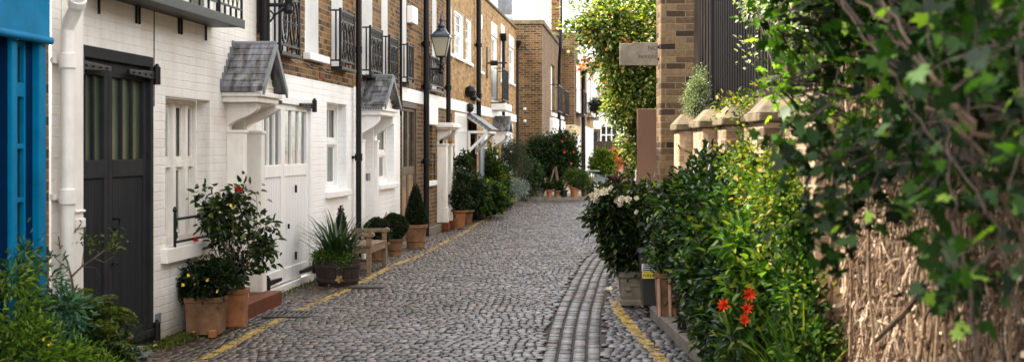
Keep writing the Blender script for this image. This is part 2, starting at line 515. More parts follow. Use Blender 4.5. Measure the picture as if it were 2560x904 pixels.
# five-lobed leaf, quads fanned from the stalk end
LOBED = (np.array([(0, 0, 0), (-.12, .30, .02), (.22, .62, -.03), (.30, .30, .05), (.70, .46, -.03), (.68, .20, .05), (1.0, 0, -.08),
                   (.68, -.20, .05), (.70, -.46, -.03), (.30, -.30, .05), (.22, -.62, -.03), (-.12, -.30, .02)], dtype=np.float32),
         np.array([(0, 1, 2, 3), (0, 3, 4, 5), (0, 5, 6, 7), (0, 7, 8, 9), (0, 9, 10, 11)]))


def unit(a):
    return a / np.maximum(np.linalg.norm(a, axis=1, keepdims=True), 1e-6)


def leaves(P, D, L, W, rng, shape=OVAL, tilt=.7, up=(0, 0, 1), jit=.4):
    n = len(P)
    D = unit(D)
    U = np.tile(np.array(up, dtype=np.float32), (n, 1)) + rng.normal(0, tilt, (n, 3))
    S = unit(np.cross(U, D))
    Nn = np.cross(D, S)
    tv, tf = shape
    L = L * (1 + rng.uniform(-jit, jit, n))
    W = W * (1 + rng.uniform(-jit, jit, n))
    V = (P[:, None, :] + D[:, None, :] * (tv[None, :, 0:1] * L[:, None, None]) + S[:, None, :] * (tv[None, :, 1:2] * W[:, None, None])
         + Nn[:, None, :] * (tv[None, :, 2:3] * L[:, None, None]))
    k = len(tv)
    Fc = tf[None, :, :] + (np.arange(n) * k)[:, None, None]
    return V.reshape(-1, 3), Fc.reshape(-1, tf.shape[1])


def blob_leaves(rng, blobs, ncl, per, spread, L, W, shape=OVAL, outward=.8, droop=-.15, tilt=.7, surf=.45, flat=1.0):
    """leaves in clumps spread through ellipsoids (cx,cy,cz,rx,ry,rz,weight); returns verts, faces, clump centres"""
    w = np.array([b[6] for b in blobs], dtype=float)
    idx = rng.choice(len(blobs), ncl, p=w / w.sum())
    B = np.array([b[:6] for b in blobs], dtype=np.float32)[idx]
    d = unit(rng.normal(size=(ncl, 3)))
    r = rng.uniform(0.05, 1, ncl) ** surf
    C = B[:, :3] + d * B[:, 3:6] * r[:, None] * rng.uniform(.85, 1.12, (ncl, 1))
    per_i = rng.integers(max(1, int(per * .5)), int(per * 1.5) + 1, ncl)
    ci = np.repeat(np.arange(ncl), per_i)
    n = len(ci)
    off = rng.normal(0, spread, (n, 3))
    off[:, 2] *= flat
    P = C[ci] + off
    D = outward * unit(P - B[ci, :3]) + rng.normal(0, .55, (n, 3)) + unit(off) * .5
    D[:, 2] += droop
    V, Fc = leaves(P.astype(np.float32), D, L, W, rng, shape, tilt)
    return V, Fc, C


def curve_pts(a, b, rng, sag=.0, wob=.05, n=5):
    a, b = Vector(a), Vector(b)
    out = []
    L = (b - a).length
    w1 = Vector((rng.normal(), rng.normal(), rng.normal() * .5)) * wob * L
    for i in range(n):
        t = i / (n - 1)
        p = a.lerp(b, t) + w1 * math.sin(math.pi * t)
        p.z += sag * L * math.sin(math.pi * t)
        out.append(p)
    return out


def stems(mb, base, C, rng, r=.008, share=1.0, n=None, spread=.04, tip=.3, wob=.08, sag=.06):
    """stems from the foot of the plant up to its leaf clumps"""
    C = np.asarray(C)
    pick = rng.permutation(len(C))[:n or max(1, int(len(C) * share))]
    for i in pick:
        a = Vector(base) + Vector((rng.normal() * spread, rng.normal() * spread, 0))
        pts = curve_pts(a, C[i], rng, sag, wob, 6)
        mb.tube(pts, [r * (1 - (1 - tip) * k / 5) for k in range(6)], 4)
    return mb


def shrub(name, label, cat, base, blobs, ncl, per, L, W, mat, seed, group=None, spread=.05, shape=OVAL, stem_mat='bark_dark', nstem=8, stem_r=.008,
          extra=None, **kw):
    rng = np.random.default_rng(seed)
    t = thing(name, label, cat, base, group)
    V, Fc, C = blob_leaves(rng, blobs, ncl, per, spread, L, W, shape, **kw)
    mesh_np('foliage', V, Fc, M[mat], t)
    if nstem:
        mb = stems(MB(), base, C, rng, stem_r, n=nstem)
        mb.build('stem', M[stem_mat], t)
    if extra:
        mat2, share2 = extra
        V, Fc, C2 = blob_leaves(rng, blobs, max(1, int(ncl * share2)), per, spread, L, W, shape, **kw)
        mesh_np('foliage', V, Fc, M[mat2], t)
    return t, C, rng


def petals(P, r, rng, n=7, cup=.5, shape=OVAL, wid=.6, face=None):
    """one flower head"""
    a = np.linspace(0, 2 * math.pi, n, endpoint=False) + rng.uniform(0, 6)
    f = Vector(face or (rng.normal() * .5, -1, .5)).normalized()
    x = f.cross(Vector((0, 0, 1))).normalized()
    y = f.cross(x)
    D = np.array([tuple(x * math.cos(t) + y * math.sin(t) + f * (cup * (1 + .5 * (i % 2)))) for i, t in enumerate(a)], dtype=np.float32)
    return leaves(np.tile(np.array(P, dtype=np.float32), (n, 1)), D, r, r * wid, rng, shape, .1, tuple(f), .12)


def flower(P, r, mat, parent, rng, n=7, cup=.5, wid=.6, face=None, double=False, name='flower'):
    V, Fc = petals(P, r, rng, n, cup, OVAL, wid, face)
    if double:
        V2, F2 = petals(P, r * .75, rng, n, cup * 2.2, OVAL, wid, face)
        Fc = np.vstack([Fc, F2 + len(V)])
        V = np.vstack([V, V2])
    return mesh_np(name, V, Fc, M[mat], parent)


def pot(name, label, c, prof, mat, group=None, square=False, n=28, soil=True, cat='plant pot', bevel=0.0):
    t = thing(name, label, cat, c, group)
    b = MB().lathe(prof, c, n, square=square)
    b.build('pot_body', M[mat], t, smooth=not square, bevel=bevel or (.012 if square else 0))
    if soil:
        r, z = prof[-1]
        MB().lathe([(r * .9, z - .03), (r * .9, z + .003), (0.01, z + .012)], c, n, square=square).build('soil', M['soil'], t)
    return t


# ---------------------------------------------------------------- building elements
def wall_mesh(mb, x0, x1, z0, z1, holes, mi=0):
    """front skin at o=0 with real openings (a, b, c, d, depth) and their reveals"""
    xs = sorted({x0, x1} | {max(x0, min(x1, h[i])) for h in holes for i in (0, 1)})
    zs = sorted({z0, z1} | {max(z0, min(z1, h[i])) for h in holes for i in (2, 3)})
    for i in range(len(xs) - 1):
        for j in range(len(zs) - 1):
            cx, cz = (xs[i] + xs[i + 1]) / 2, (zs[j] + zs[j + 1]) / 2
            if any(h[0] < cx < h[1] and h[2] < cz < h[3] for h in holes):
                continue
            mb.quad((xs[i], 0, zs[j]), (xs[i + 1], 0, zs[j]), (xs[i + 1], 0, zs[j + 1]), (xs[i], 0, zs[j + 1]), mi)
    return mb


def reveals(mb, holes, z0=-1, z1=99, mi=0):
    for (a, b, c, d, dep) in holes:
        lo, hi = max(c, z0), min(d, z1)
        mb.quad((a, 0, lo), (a, 0, hi), (a, dep, hi), (a, dep, lo), mi)
        mb.quad((b, 0, lo), (b, dep, lo), (b, dep, hi), (b, 0, hi), mi)
        if d <= z1:
            mb.quad((a, 0, d), (b, 0, d), (b, dep, d), (a, dep, d), mi)
        if c >= z0:
            mb.quad((a, 0, c), (a, dep, c), (b, dep, c), (b, 0, c), mi)
    return mb


def roof(root, x0, x1, z, mat='coping', back=6.0):
    MB().hb(x0, x1, -.30, .05, z, z + .07).build('parapet_coping', M[mat], root, bevel=.01)
    MB().hb(x0 + .01, x1 - .01, -back, -.32, z - .35, z - .05).build('roof', M['roof_grey'], root)


def sash(root, x0, x1, z0, z1, dep=.12, cols=3, bars=True, mat='white', glass='glass', curtain=True, split=None, mids=(), sill=None, frame=.05, rows=1, sillmat='white', room='curtain'):
    """box sash window standing `dep` behind the wall face"""
    b = MB()
    o = -dep
    f = frame
    b.hb(x0, x0 + f, o - .09, o, z0, z1)
    b.hb(x1 - f, x1, o - .09, o, z0, z1)
    b.hb(x0 + f, x1 - f, o - .09, o, z1 - f, z1)
    b.hb(x0 + f, x1 - f, o - .09, o + .015, z0, z0 + f * 1.3)
    for m in mids:
        b.hb(m - f * .8, m + f * .8, o - .08, o + .003, z0 + f * 1.3, z1 - f)
    w = b.build('window', M[mat], root, bevel=.004)
    zm = split if split else (z0 + z1) / 2
    edges = [x0 + f] + [e for m in mids for e in (m - f * .8, m + f * .8)] + [x1 - f]
    for i in range(0, len(edges), 2):
        a, c = edges[i], edges[i + 1]
        s = MB()
        s.hb(a, c, o - .06, o - .018, zm - .025, zm + .03)
        for (lo, hi, oo) in ((zm + .03, z1 - f, o - .03), (z0 + f * 1.3, zm - .025, o - .05)):
            s.hb(a, a + .03, oo - .02, oo, lo, hi)
            s.hb(c - .03, c, oo - .02, oo, lo, hi)
            s.hb(a + .03, c - .03, oo - .02, oo, hi - .03, hi)
            s.hb(a + .03, c - .03, oo - .02, oo, lo, lo + .045)
            n = cols if isinstance(cols, int) else cols[i // 2]
            for k in range(1, n):
                x = a + .03 + (c - a - .06) * k / n
                s.hb(x - .009, x + .009, oo - .018, oo - .002, lo + .045, hi - .03)
            for k in range(1, rows):
                z = lo + .045 + (hi - lo - .075) * k / rows
                s.hb(a + .03, c - .03, oo - .016, oo - .004, z - .009, z + .009)
        s.build('sash', M[mat], w, bevel=.003)
        MB().quad((a, -(o - .055), z0), (c, -(o - .055), z0), (c, -(o - .055), z1), (a, -(o - .055), z1)).build('pane', M[glass], w)
    if curtain == 'part':
        MB().hb(x0, x1, -dep - .35, -dep - .34, z0, z1).build('room', M['dark_room'], w)  # dark backing sheet stands in for the unlit room
    if curtain:
        x0, x1 = (x0, x1) if curtain is True else (x0 + .5 * (x1 - x0), x1)
        cb = MB()
        n = 40
        for k in range(n):
            a = x0 + (x1 - x0) * k / n
            c = x0 + (x1 - x0) * (k + 1) / n
            ya = .11 + dep + .02 * math.sin(k * 1.4) + .012 * math.sin(k * .61)
            yc = .11 + dep + .02 * math.sin((k + 1) * 1.4) + .012 * math.sin((k + 1) * .61)
            cb.quad((a, ya, z0), (c, yc, z0), (c, yc, z1), (a, ya, z1))
        cb.build('curtain', M[room], w)
    else:
        MB().hb(x0, x1, -dep - .35, -dep - .34, z0, z1).build('room', M['dark_room'], w)  # dark sheet added behind the panes to stop light from behind
    if sill:
        sx0, sx1, sh, so = sill
        MB().hb(sx0, sx1, -dep + .002, so, z0 - sh, z0 - .003).build('sill', M[sillmat], w, bevel=.008)
    return w


def hinge_strap(parent, x, z, L, d, dz=0.0):
    """strap hinge with a knuckle; d = +1 runs up the street from the knuckle"""
    b = MB()
    b.prism([(x, z - .035), (x + d * L, z - .018 + dz), (x + d * L, z + .018 + dz), (x, z + .035)], 'y', -.050, -.022)
    b.tube([(x, -.055, z - .075), (x, -.055, z + .075)], .030, 10)
    b.tube([(x, -.055, z + .075), (x, -.055, z + .10)], [.022, .012], 8)
    for k in range(4):
        xx = x + d * L * (.2 + .22 * k)
        b.tube([(xx, -.05, z + dz * k * .2), (xx, -.062, z + dz * k * .2)], .010, 6)
    b.build('hinge', M['iron'], parent, bevel=.004)


def carriage_door(root, x0, x1, z1, paint, brd, gz0, gz1, glass, npane, split=None, frame=.07, zb=.03, hz=None, dep=.03, head=.09, room=True, hinges=True):
    f = MB()
    f.hb(x0, x0 + frame, -dep - .08, .012, 0, z1)
    f.hb(x1 - frame, x1, -dep - .08, .012, 0, z1)
    f.hb(x0 + frame, x1 - frame, -dep - .08, .018, z1 - head, z1)
    d = f.build('garage_door', M[paint], root, bevel=.006)
    xm = split or (x0 + x1) / 2
    for (a, c) in ((x0 + frame + .004, xm - .003), (xm + .003, x1 - frame - .004)):
        st = .085
        lf = MB()
        o0, o1 = -dep - .05, -dep + .012
        lf.hb(a, a + st, o0, o1, zb, z1 - head - .006)
        lf.hb(c - st, c, o0, o1, zb, z1 - head - .006)
        lf.hb(a + st, c - st, o0, o1, gz1, z1 - head - .006)
        lf.hb(a + st, c - st, o0, o1, gz0 - .14, gz0)
        lf.hb(a + st, c - st, o0, o1, zb, zb + .16)
        for k in range(1, npane):
            x = a + st + (c - a - 2 * st) * k / npane
            lf.hb(x - .016, x + .016, o0 + .01, o1 - .008, gz0, gz1)
        lo = lf.build('door_leaf', M[paint], d, bevel=.006)
        MB().hb(a + st, c - st, o0 + .01, o1 - .014, zb + .16, gz0 - .14).build('board_panel', M[brd], lo)
        MB().quad((a + st, -(o0 + .025), gz0), (c - st, -(o0 + .025), gz0), (c - st, -(o0 + .025), gz1), (a + st, -(o0 + .025), gz1)).build('pane', M[glass], lo)
        if room:
            MB().hb(a, c, o0 - .25, o0 - .24, gz0 - .1, gz1 + .1).build('room', M['dark_room'], lo)  # dark sheet in place of a room, keeps sky out of the panes
    if hinges:
        for (x, s) in ((x0 + frame * .6, 1), (x1 - frame * .6, -1)):
            for (z, dz) in ((hz[0], 0), (hz[1], 0)):
                hinge_strap(d, x, z, .62 if hz[2] is None else hz[2], s)
    return d


def console(mb, x0, x1, o0, z1, dep, h):
    """scrolled bracket under a hood"""
    pr = []
    for k in range(17):
        t = k / 16
        o = dep * (1 - t) ** 1.0
        wv = .10 * dep * math.sin(t * 2 * math.pi)
        pr.append((-(o0 + max(.012, o + wv * 1.6)), z1 - h * t ** .85))
    pr = [(-o0, z1)] + pr + [(-o0, z1 - h)]
    mb.prism(pr, 'x', x0, x1)
    return mb


def bx_(px, Y=None):
    return fx(px)


# ---------------------------------------------------------------- setting
def street_right(Y):
    return float(np.interp(Y, [6, 11, 14, 16, 20, 30, 52], [1.40, 1.40, 1.33, 1.50, 2.0, 3.1, 5.3]))


def gutter_x(Y):
    return float(np.interp(Y, [6, 8, 11.1, 13, 15, 18.3, 21.4, 23, 26, 30, 40], [.0, .06, .226, .34, .485, .77, 1.11, 1.34, 1.80, 2.45, 4.0]))


def setting():
    # ground sheet to the horizon
    MB().quad((-400, -60, -.06), (400, -60, -.06), (400, 900, -.06), (-400, 900, -.06)).build('ground', plain('earth', (.06, .05, .04), .95), None)
    tag(bpy.data.objects['ground'], kind='structure')
    rng = np.random.default_rng(5)
    # --- setts: one mesh, every stone a low cushion
    cells = []                                 # centre x,y, half width, half length, angle
    co, si = math.cos(FAC_ROT), math.sin(-FAC_ROT)
    D = np.array([si, co])
    Nn = np.array([co, -si])
    pitch = .108
    s = 7.2
    row = 0
    while s < 50.5:
        o = .02 + rng.uniform(0, .1)
        ph = rng.uniform(-.012, .012)
        while True:
            w = rng.uniform(.058, .092)
            oc = o + w / 2
            bend = .10 * math.sin(oc * 1.1 + s * .22) + .012 * math.sin(s * 1.7 + oc * 2.3)
            p = np.array([-4.1, 0]) + D * (s + ph + bend) + Nn * oc
            X, Y = p
            if X > street_right(Y) + .02:
                break
            o += w + .005
            g = gutter_x(Y)
            if g - .012 < X < g + .50:
                continue
            if X > g:                          # right of the gutter: longer, flatter stones
                cells.append((X, Y, w / 2 * .98, pitch / 2 * .975, FAC_ROT - .10 + rng.normal(0, .02), 1))
            else:
                cells.append((X, Y, w / 2 * .97, pitch / 2 * .985, FAC_ROT + rng.normal(0, .018), 0))
        s += pitch
        row += 1
    for r_ in range(4):
        Y = 7.0
        while Y < 31:
            L = rng.uniform(.075, .13)
            Yc = Y + L / 2
            X = gutter_x(Yc) + .058 + r_ * .1175
            dx = (gutter_x(Yc + .2) - gutter_x(Yc - .2)) / .4
            if X < street_right(Yc) + .3:
                cells.append((X, Yc, .0485, L / 2 * .94, -math.atan(dx) + rng.normal(0, .015), 2))
            Y += L + .004
    C = np.array(cells)
    n = len(C)
    tg = np.array([-.5, -.44, .44, .5]) * 2
    gx, gy = np.meshgrid(tg, tg)
    gx, gy = gx.ravel(), gy.ravel()
    corner = (np.abs(gx) > .9) & (np.abs(gy) > .9)
    k = np.where(corner, .80, 1.0)
    k = np.where(C[:, 5:6] == 2, 1 - (1 - k[None, :]) * .35, k[None, :])
    inner = (np.abs(gx) < .9) & (np.abs(gy) < .9)
    lx = C[:, 2:3] * gx[None, :] * k * (1 + rng.uniform(-.05, .05, (n, 16)))
    ly = C[:, 3:4] * gy[None, :] * k * (1 + rng.uniform(-.05, .05, (n, 16)))
    ca, sa = np.cos(C[:, 4:5]), np.sin(C[:, 4:5])
    X = C[:, 0:1] + lx * ca - ly * sa
    Y = C[:, 1:2] + lx * sa + ly * ca
    hgt = rng.uniform(-.003, .004, (n, 1)) + rng.normal(0, .02, (n, 1)) * lx + rng.normal(0, .03, (n, 1)) * ly
    Z = np.where(inner[None, :], hgt + rng.uniform(-.001, .001, (n, 16)), np.where(corner[None, :], -.026, np.where((np.abs(gx) > .9)[None, :], -.011, -.005)) + hgt * .6)
    camber = .02 * np.sin(X * 1.3 + Y * .21) + .012 * np.sin(Y * .9 + X * 2.0)
    Z = Z + camber - .007 * (C[:, 5:6] == 2)
    V = np.stack([X, Y, Z], -1).reshape(-1, 3)
    q = []
    for j in range(3):
        for i in range(3):
            a = j * 4 + i
            q.append((a, a + 1, a + 5, a + 4))
    q = np.array(q)
    Fc = (q[None] + (np.arange(n) * 16)[:, None, None]).reshape(-1, 4)
    t = NT('granite_setts')
    geo = t.n('NewGeometry')
    tc = t.obj()
    sep = t.n('SeparateXYZ', None, Vector=tc)
    c = t.ramp(geo.outputs['Random Per Island'], [(0, (.028, .027, .028)), (.3, (.053, .052, .056)), (.7, (.092, .091, .099)), (.92, (.165, .165, .180)), (1, (.12, .085, .07))])
    n1 = t.noise(70.0, 3.0, tc)
    c = t.mix(.6, c, t.ramp(n1, [(.3, (.6, .58, .56)), (.7, (1.25, 1.25, 1.25))]), 'MULTIPLY')
    big = t.noise(.55, 5.0, tc)
    c = t.mix(.5, c, t.ramp(big, [(.35, (.42, .39, .35)), (.65, (1.25, 1.25, 1.28))]), 'MULTIPLY')
    # darker, browner strip along the houses
    dist = t.math('ADD', t.math('ADD', sep.outputs[0], t.math('MULTIPLY', sep.outputs[1], -.09)), 4.1)
    edge = t.ramp(t.math('ADD', t.math('MULTIPLY', dist, .24), t.math('MULTIPLY', t.math('SUBTRACT', big, .5), .8)), [(.05, (1, 1, 1)), (.95, (0, 0, 0))])
    c = t.mix(t.math('MULTIPLY', edge, .9), c, t.mix(1.0, c, (.86, .57, .33), 'MULTIPLY'))
    moss = t.math('MULTIPLY', t.ramp(t.noise(2.6, 6.0, tc), [(.55, (0, 0, 0)), (.72, (1, 1, 1))]), edge)
    c = t.mix(t.math('MULTIPLY', moss, .55), c, (.055, .055, .018))
    rg = t.n('MapRange', None, Value=t.noise(5.0, 4.0, tc))
    rg.inputs[3].default_value = .34
    rg.inputs[4].default_value = .62
    b = t.n('BsdfPrincipled', None, Base_Color=c, Roughness=rg.outputs[0], Normal=t.bump(t.noise(45.0, 4.0, tc), .35, .006))
    b.inputs['Specular IOR Level'].default_value = .36
    road = mesh_np('road', V, Fc, t.surf(b.outputs[0]), None, smooth=True)
    tag(road, kind='structure')
    # bedding between the stones, following the same camber
    xs, ys = np.linspace(-4.4, 5.4, 66), np.linspace(6.8, 50.6, 230)
    gx, gy = np.meshgrid(xs, ys)
    gz = .02 * np.sin(gx * 1.3 + gy * .21) + .012 * np.sin(gy * .9 + gx * 2.0) - .021
    V2 = np.stack([gx, gy, gz], -1).reshape(-1, 3)
    idx = np.arange(len(ys) * len(xs)).reshape(len(ys), len(xs))
    F2 = np.stack([idx[:-1, :-1], idx[:-1, 1:], idx[1:, 1:], idx[1:, :-1]], -1).reshape(-1, 4)
    t = NT('joint_earth')
    c = t.ramp(t.noise(3.0, 5.0, t.obj()), [(.35, (.014, .010, .008)), (.6, (.028, .020, .014)), (.72, (.022, .025, .008)), (.85, (.05, .022, .014))])
    b = t.n('BsdfPrincipled', None, Base_Color=c, Roughness=.95, Normal=t.bump(t.noise(60.0, 3.0, t.obj()), .5, .01))
    tag(mesh_np('road_bed', V2, F2, t.surf(b.outputs[0]), None, smooth=True), kind='structure')

    # --- worn yellow lines laid over the stones
    bvh = BVHTree.FromPolygons(V.tolist(), Fc.tolist())

    def camb(x, y):
        return .02 * math.sin(x * 1.3 + y * .21) + .012 * math.sin(y * .9 + x * 2.0)
    t = NT('worn_yellow_paint')
    n1 = t.noise(9.0, 6.0, t.obj(), .65)
    n2 = t.noise(1.3, 4.0, t.obj())
    col = t.ramp(t.noise(14.0, 4.0, t.obj()), [(.3, (.18, .11, .018)), (.7, (.42, .27, .035))])
    b = t.n('BsdfPrincipled', None, Base_Color=col, Roughness=.7)
    tr = t.n('BsdfTransparent')
    a = t.ramp(t.math('ADD', t.math('MULTIPLY', n1, .65), t.math('MULTIPLY', n2, .35)), [(.405, (0, 0, 0)), (.52, (1, 1, 1))])
    ymat = t.surf(t.n('MixShader', None, Fac=a, i1=tr.outputs[0], i2=b.outputs[0]).outputs[0])
    for pts, wd in (([(-2.92, 6.9), (-2.62, 9.6), (-2.35, 12.3), (-2.18, 14.17), (-2.0, 15.77), (-1.85, 17.15), (-1.65, 19.55), (-1.46, 21.4), (-1.12, 25.7), (-.82, 30.4), (-.12, 39.0)], .098),
                    ([(1.36, 7.0), (1.25, 9.6), (1.19, 11.13), (1.14, 12.2), (1.10, 13.5), (1.09, 15.0), (1.13, 15.6)], .105)):
        P = np.array(pts)
        yy = np.arange(P[0, 1], P[-1, 1], .022)
        xx = np.interp(yy, P[:, 1], P[:, 0])
        xx = np.convolve(np.pad(xx, 30, mode='edge'), np.ones(61) / 61, mode='valid')
        vv = []
        m = 7
        for x, y in zip(xx, yy):
            wv = .006 * math.sin(y * 9) + .004 * math.sin(y * 23)
            for i in range(m):
                px = x + (i / (m - 1) - .5) * (wd + wv)
                h = bvh.ray_cast(Vector((px, y, .3)), Vector((0, 0, -1)))
                zz = h[0].z if h[0] is not None else -1
                vv.append((px, y, max(zz, camb(px, y) - .010) + .004))
        nr = len(yy)
        ii = np.arange(nr * m).reshape(nr, m)
        ff = np.stack([ii[:-1, :-1], ii[:-1, 1:], ii[1:, 1:], ii[1:, :-1]], -1).reshape(-1, 4)
        tag(mesh_np('yellow_line', np.array(vv), ff, ymat, None), kind='structure')

    # --- right-hand kerb stones and the strip of paving behind them
    kb = MB()
    Y = 6.5
    while Y < 17.5:
        L = rng.uniform(.7, 1.0)
        x0, x1 = street_right(Y) + .03, street_right(Y + L) + .03
        z = .085 + rng.uniform(-.006, .006)
        kb.prism([(x0, Y), (x0 + .13, Y), (x1 + .13, Y + L - .012), (x1, Y + L - .012)], 'z', -.05, z)
        Y += L
    tag(kb.build('kerb', plain('dark_kerb_granite', (.10, .085, .075), .8, var=.4, bump=.3), None, bevel=.012), kind='structure')
    t = NT('old_brick_paving')
    br = t.n('TexBrick', {'offset': .5}, Vector=t.obj(), Scale=1.0, Color1=(.10, .075, .06), Color2=(.18, .13, .105), Mortar=(.035, .03, .022))
    for k_, x_ in (('Mortar Size', .006), ('Brick Width', .22), ('Row Height', .11)):
        br.inputs[k_].default_value = x_
    b = t.n('BsdfPrincipled', None, Base_Color=br.outputs['Color'], Roughness=.85, Normal=t.bump(t.noise(40.0, 3.0, t.obj()), .5, .01))
    tag(MB().raw([(1.54, 6, .072), (3.6, 6, .072), (3.6, 22, .072), (2.2, 22, .072), (1.66, 16.2, .072), (1.49, 14, .072), (1.55, 11, .072)], [(0, 1, 2, 3, 4, 5, 6)]).build('pavement', t.surf(b.outputs[0]), None), kind='structure')
    # --- far end: pale flags past the setts, and the low step the far pots stand on
    tag(MB().quad((-1, 49.9, -.004), (14, 49.9, -.004), (14, 110, -.004), (-1, 110, -.004)).build('far_paving', M['flagstone'], None), kind='structure')
    st = MB().prism([(.02, 45.2), (2.5, 45.2), (2.7, 47.0), (2.75, 49.5), (.02, 49.5)], 'z', -.05, .085)
    tag(st.build('stone_step', M['urn_stone'], None, bevel=.01), kind='structure')
    # mossy kerb strip at the foot of the terrace
    return road


# ---------------------------------------------------------------- portico hoods, railings, lamps
def hood(root, x0, x1, o1, ze, zr, zf, mat, cols=None, zc=None, flare=False, door=None, step=None, conh=.24):
    """gabled slate door hood on consoles: eaves ze, ridge zr, fascia down to zf"""
    xm = (x0 + x1) / 2
    b = MB()
    b.hb(x0 + .03, x1 - .03, 0, o1 - .03, zf, ze - .045)
    b.hb(x0 + .0, x1 - .0, 0, o1, ze - .045, ze)
    p = b.build('portico', M[mat], root, bevel=.008)
    r = MB()
    th = .035
    n = 6 if flare else 1
    for s in (-1, 1):
        prof = []
        for k in range(n + 1):
            t = k / n
            xx = (1 - t) * (.5 * (x1 - x0) + .035)
            zz = ze + .004 + (zr - ze) * (t if not flare else (t ** 1.7 * .75 + t * .25))
            prof.append((xm + s * xx, zz))
        up = [(x, z + th) for x, z in prof]
        poly = prof + up[::-1]
        r.prism(poly, 'y', 0.0 - .001, -(o1 + .03))
    nc = 7
    for s in (-1, 1):
        for k in range(nc):
            pts = []
            for t in (k / nc, (k + 1) / nc + .02):
                t = min(1.0, t)
                xx = (1 - t) * (.5 * (x1 - x0) + .035)
                pts.append((xm + s * xx, ze + .004 + (zr - ze) * (t if not flare else (t ** 1.7 * .75 + t * .25)) + th))
            nsl = 3 + k % 2
            for j in range(nsl):
                ya = -(o1 + .036) * j / nsl - .0008
                yb = -(o1 + .036) * (j + 1) / nsl + .0008
                lift = .003 + .004 * random.random()
                r.prism([(pts[0][0], pts[0][1] + .001), (pts[1][0], pts[1][1] + .001), (pts[1][0], pts[1][1] + .004), (pts[0][0] + s * .004, pts[0][1] + lift + .006)], 'y', ya, yb)
    ro = r.build('hood_roof', M['slate'], p)
    rd = MB().tube([(xm, .0, zr + .03), (xm, -(o1 + .035), zr + .03)], .028, 8)
    # stepped lead flashing against the wall
    for k in range(7):
        t = k / 7
        xx = xm - (1 - t) * (.5 * (x1 - x0) + .03)
        z = ze + (zr - ze) * t
        rd.hb(xx - .02, xx + .075, .001, .014, z + .02, z + .125)
    rd.build('lead_flashing', M['lead'], ro)
    if flare:
        sc = MB()
        k = 9
        for i in range(k):
            a = .02 + (o1 - .02) * i / k
            c = .02 + (o1 - .02) * (i + 1) / k
            sc.tube([(x0 - .035, -a - .005, ze + .01), (x0 - .035, -(a + c) / 2, ze - .025), (x0 - .035, -c + .005, ze + .01)], .014, 5)
        sc.build('lead_edge', M['lead'], ro)
    g = MB().prism([(x0 + .06, ze), (x1 - .06, ze), (xm, zr - .02)], 'y', -(o1 - .07), -(o1 - .10))
    for k in range(5):
        z = ze + .06 + k * (zr - ze) * .15
        hw = (x1 - x0) * .5 * (1 - (z - ze) / (zr - ze)) - .06
        if hw > .03:
            g.hb(xm - hw, xm + hw, o1 - .071, o1 - .058, z, z + .012)
    g.build('gable', M['cream'], p)
    bb = MB()
    for s in (-1, 1):
        bb.prism([(xm + s * .5 * (x1 - x0 + .05), ze - .03), (xm + s * .5 * (x1 - x0 + .05), ze + .05), (xm, zr + .045), (xm, zr - .045)], 'y', -(o1 + .032), -(o1 + .055))
    bb.build('bargeboard', M['lead'], p)
    if cols:
        for (a, c, oc) in cols:
            q = MB()
            q.hb(a, c, 0, oc, zc, zf - conh)
            q.hb(a - .012, c + .012, 0, oc + .012, zf - conh - .03, zf - conh - .002)
            q.hb(a - .015, c + .015, 0, oc + .015, zc + .001, zc + .30)
            q.hb(a - .022, c + .022, 0, oc + .022, zc + .301, zc + .335)
            q.build('column', M[mat], p, bevel=.006)
            MB_ = console(MB(), a + .01, c - .01, .0, zf - .002, o1 * .82, conh)
            MB_.build('console', M[mat], p, bevel=.006)
    if step:
        a, c, so, sh = step
        MB().hb(a, c, .002, so, -.03, sh).build('door_step', M['tile_red'], p, bevel=.01)
    return p


def door(root, x0, x1, z0, z1, dep, mat='white', panels=True, handle=True):
    b = MB()
    b.hb(x0, x0 + .06, -dep - .05, -dep + .03, z0, z1)
    b.hb(x1 - .06, x1, -dep - .05, -dep + .03, z0, z1)
    b.hb(x0 + .06, x1 - .06, -dep - .05, -dep + .03, z1 - .06, z1)
    b.hb(x0 + .06, x1 - .06, -dep - .045, -dep, z0, z1 - .06)
    if panels:
        w = (x1 - x0 - .12)
        for (ua, uc) in ((.12, .46), (.54, .88)):
            for (za, zc_) in ((.08, .42), (.5, .93)):
                xa, xc = x0 + .06 + w * ua, x0 + .06 + w * uc
                za2, zc2 = z0 + (z1 - z0) * za, z0 + (z1 - z0) * zc_
                b.hb(xa, xc, -dep, -dep + .012, za2, zc2)
    d = b.build('door', M[mat], root, bevel=.005)
    if handle:
        k = MB()
        k.tube([(x0 + .14, dep, z0 + .95), (x0 + .14, dep - .05, z0 + .95)], .012, 8)
        k.lathe([(.0, -.03), (.026, -.02), (.03, 0), (.02, .022), (0, .03)], (x0 + .14, dep - .06, z0 + .95), 10)
        k.build('door_knob', M['iron'], d)
    return d


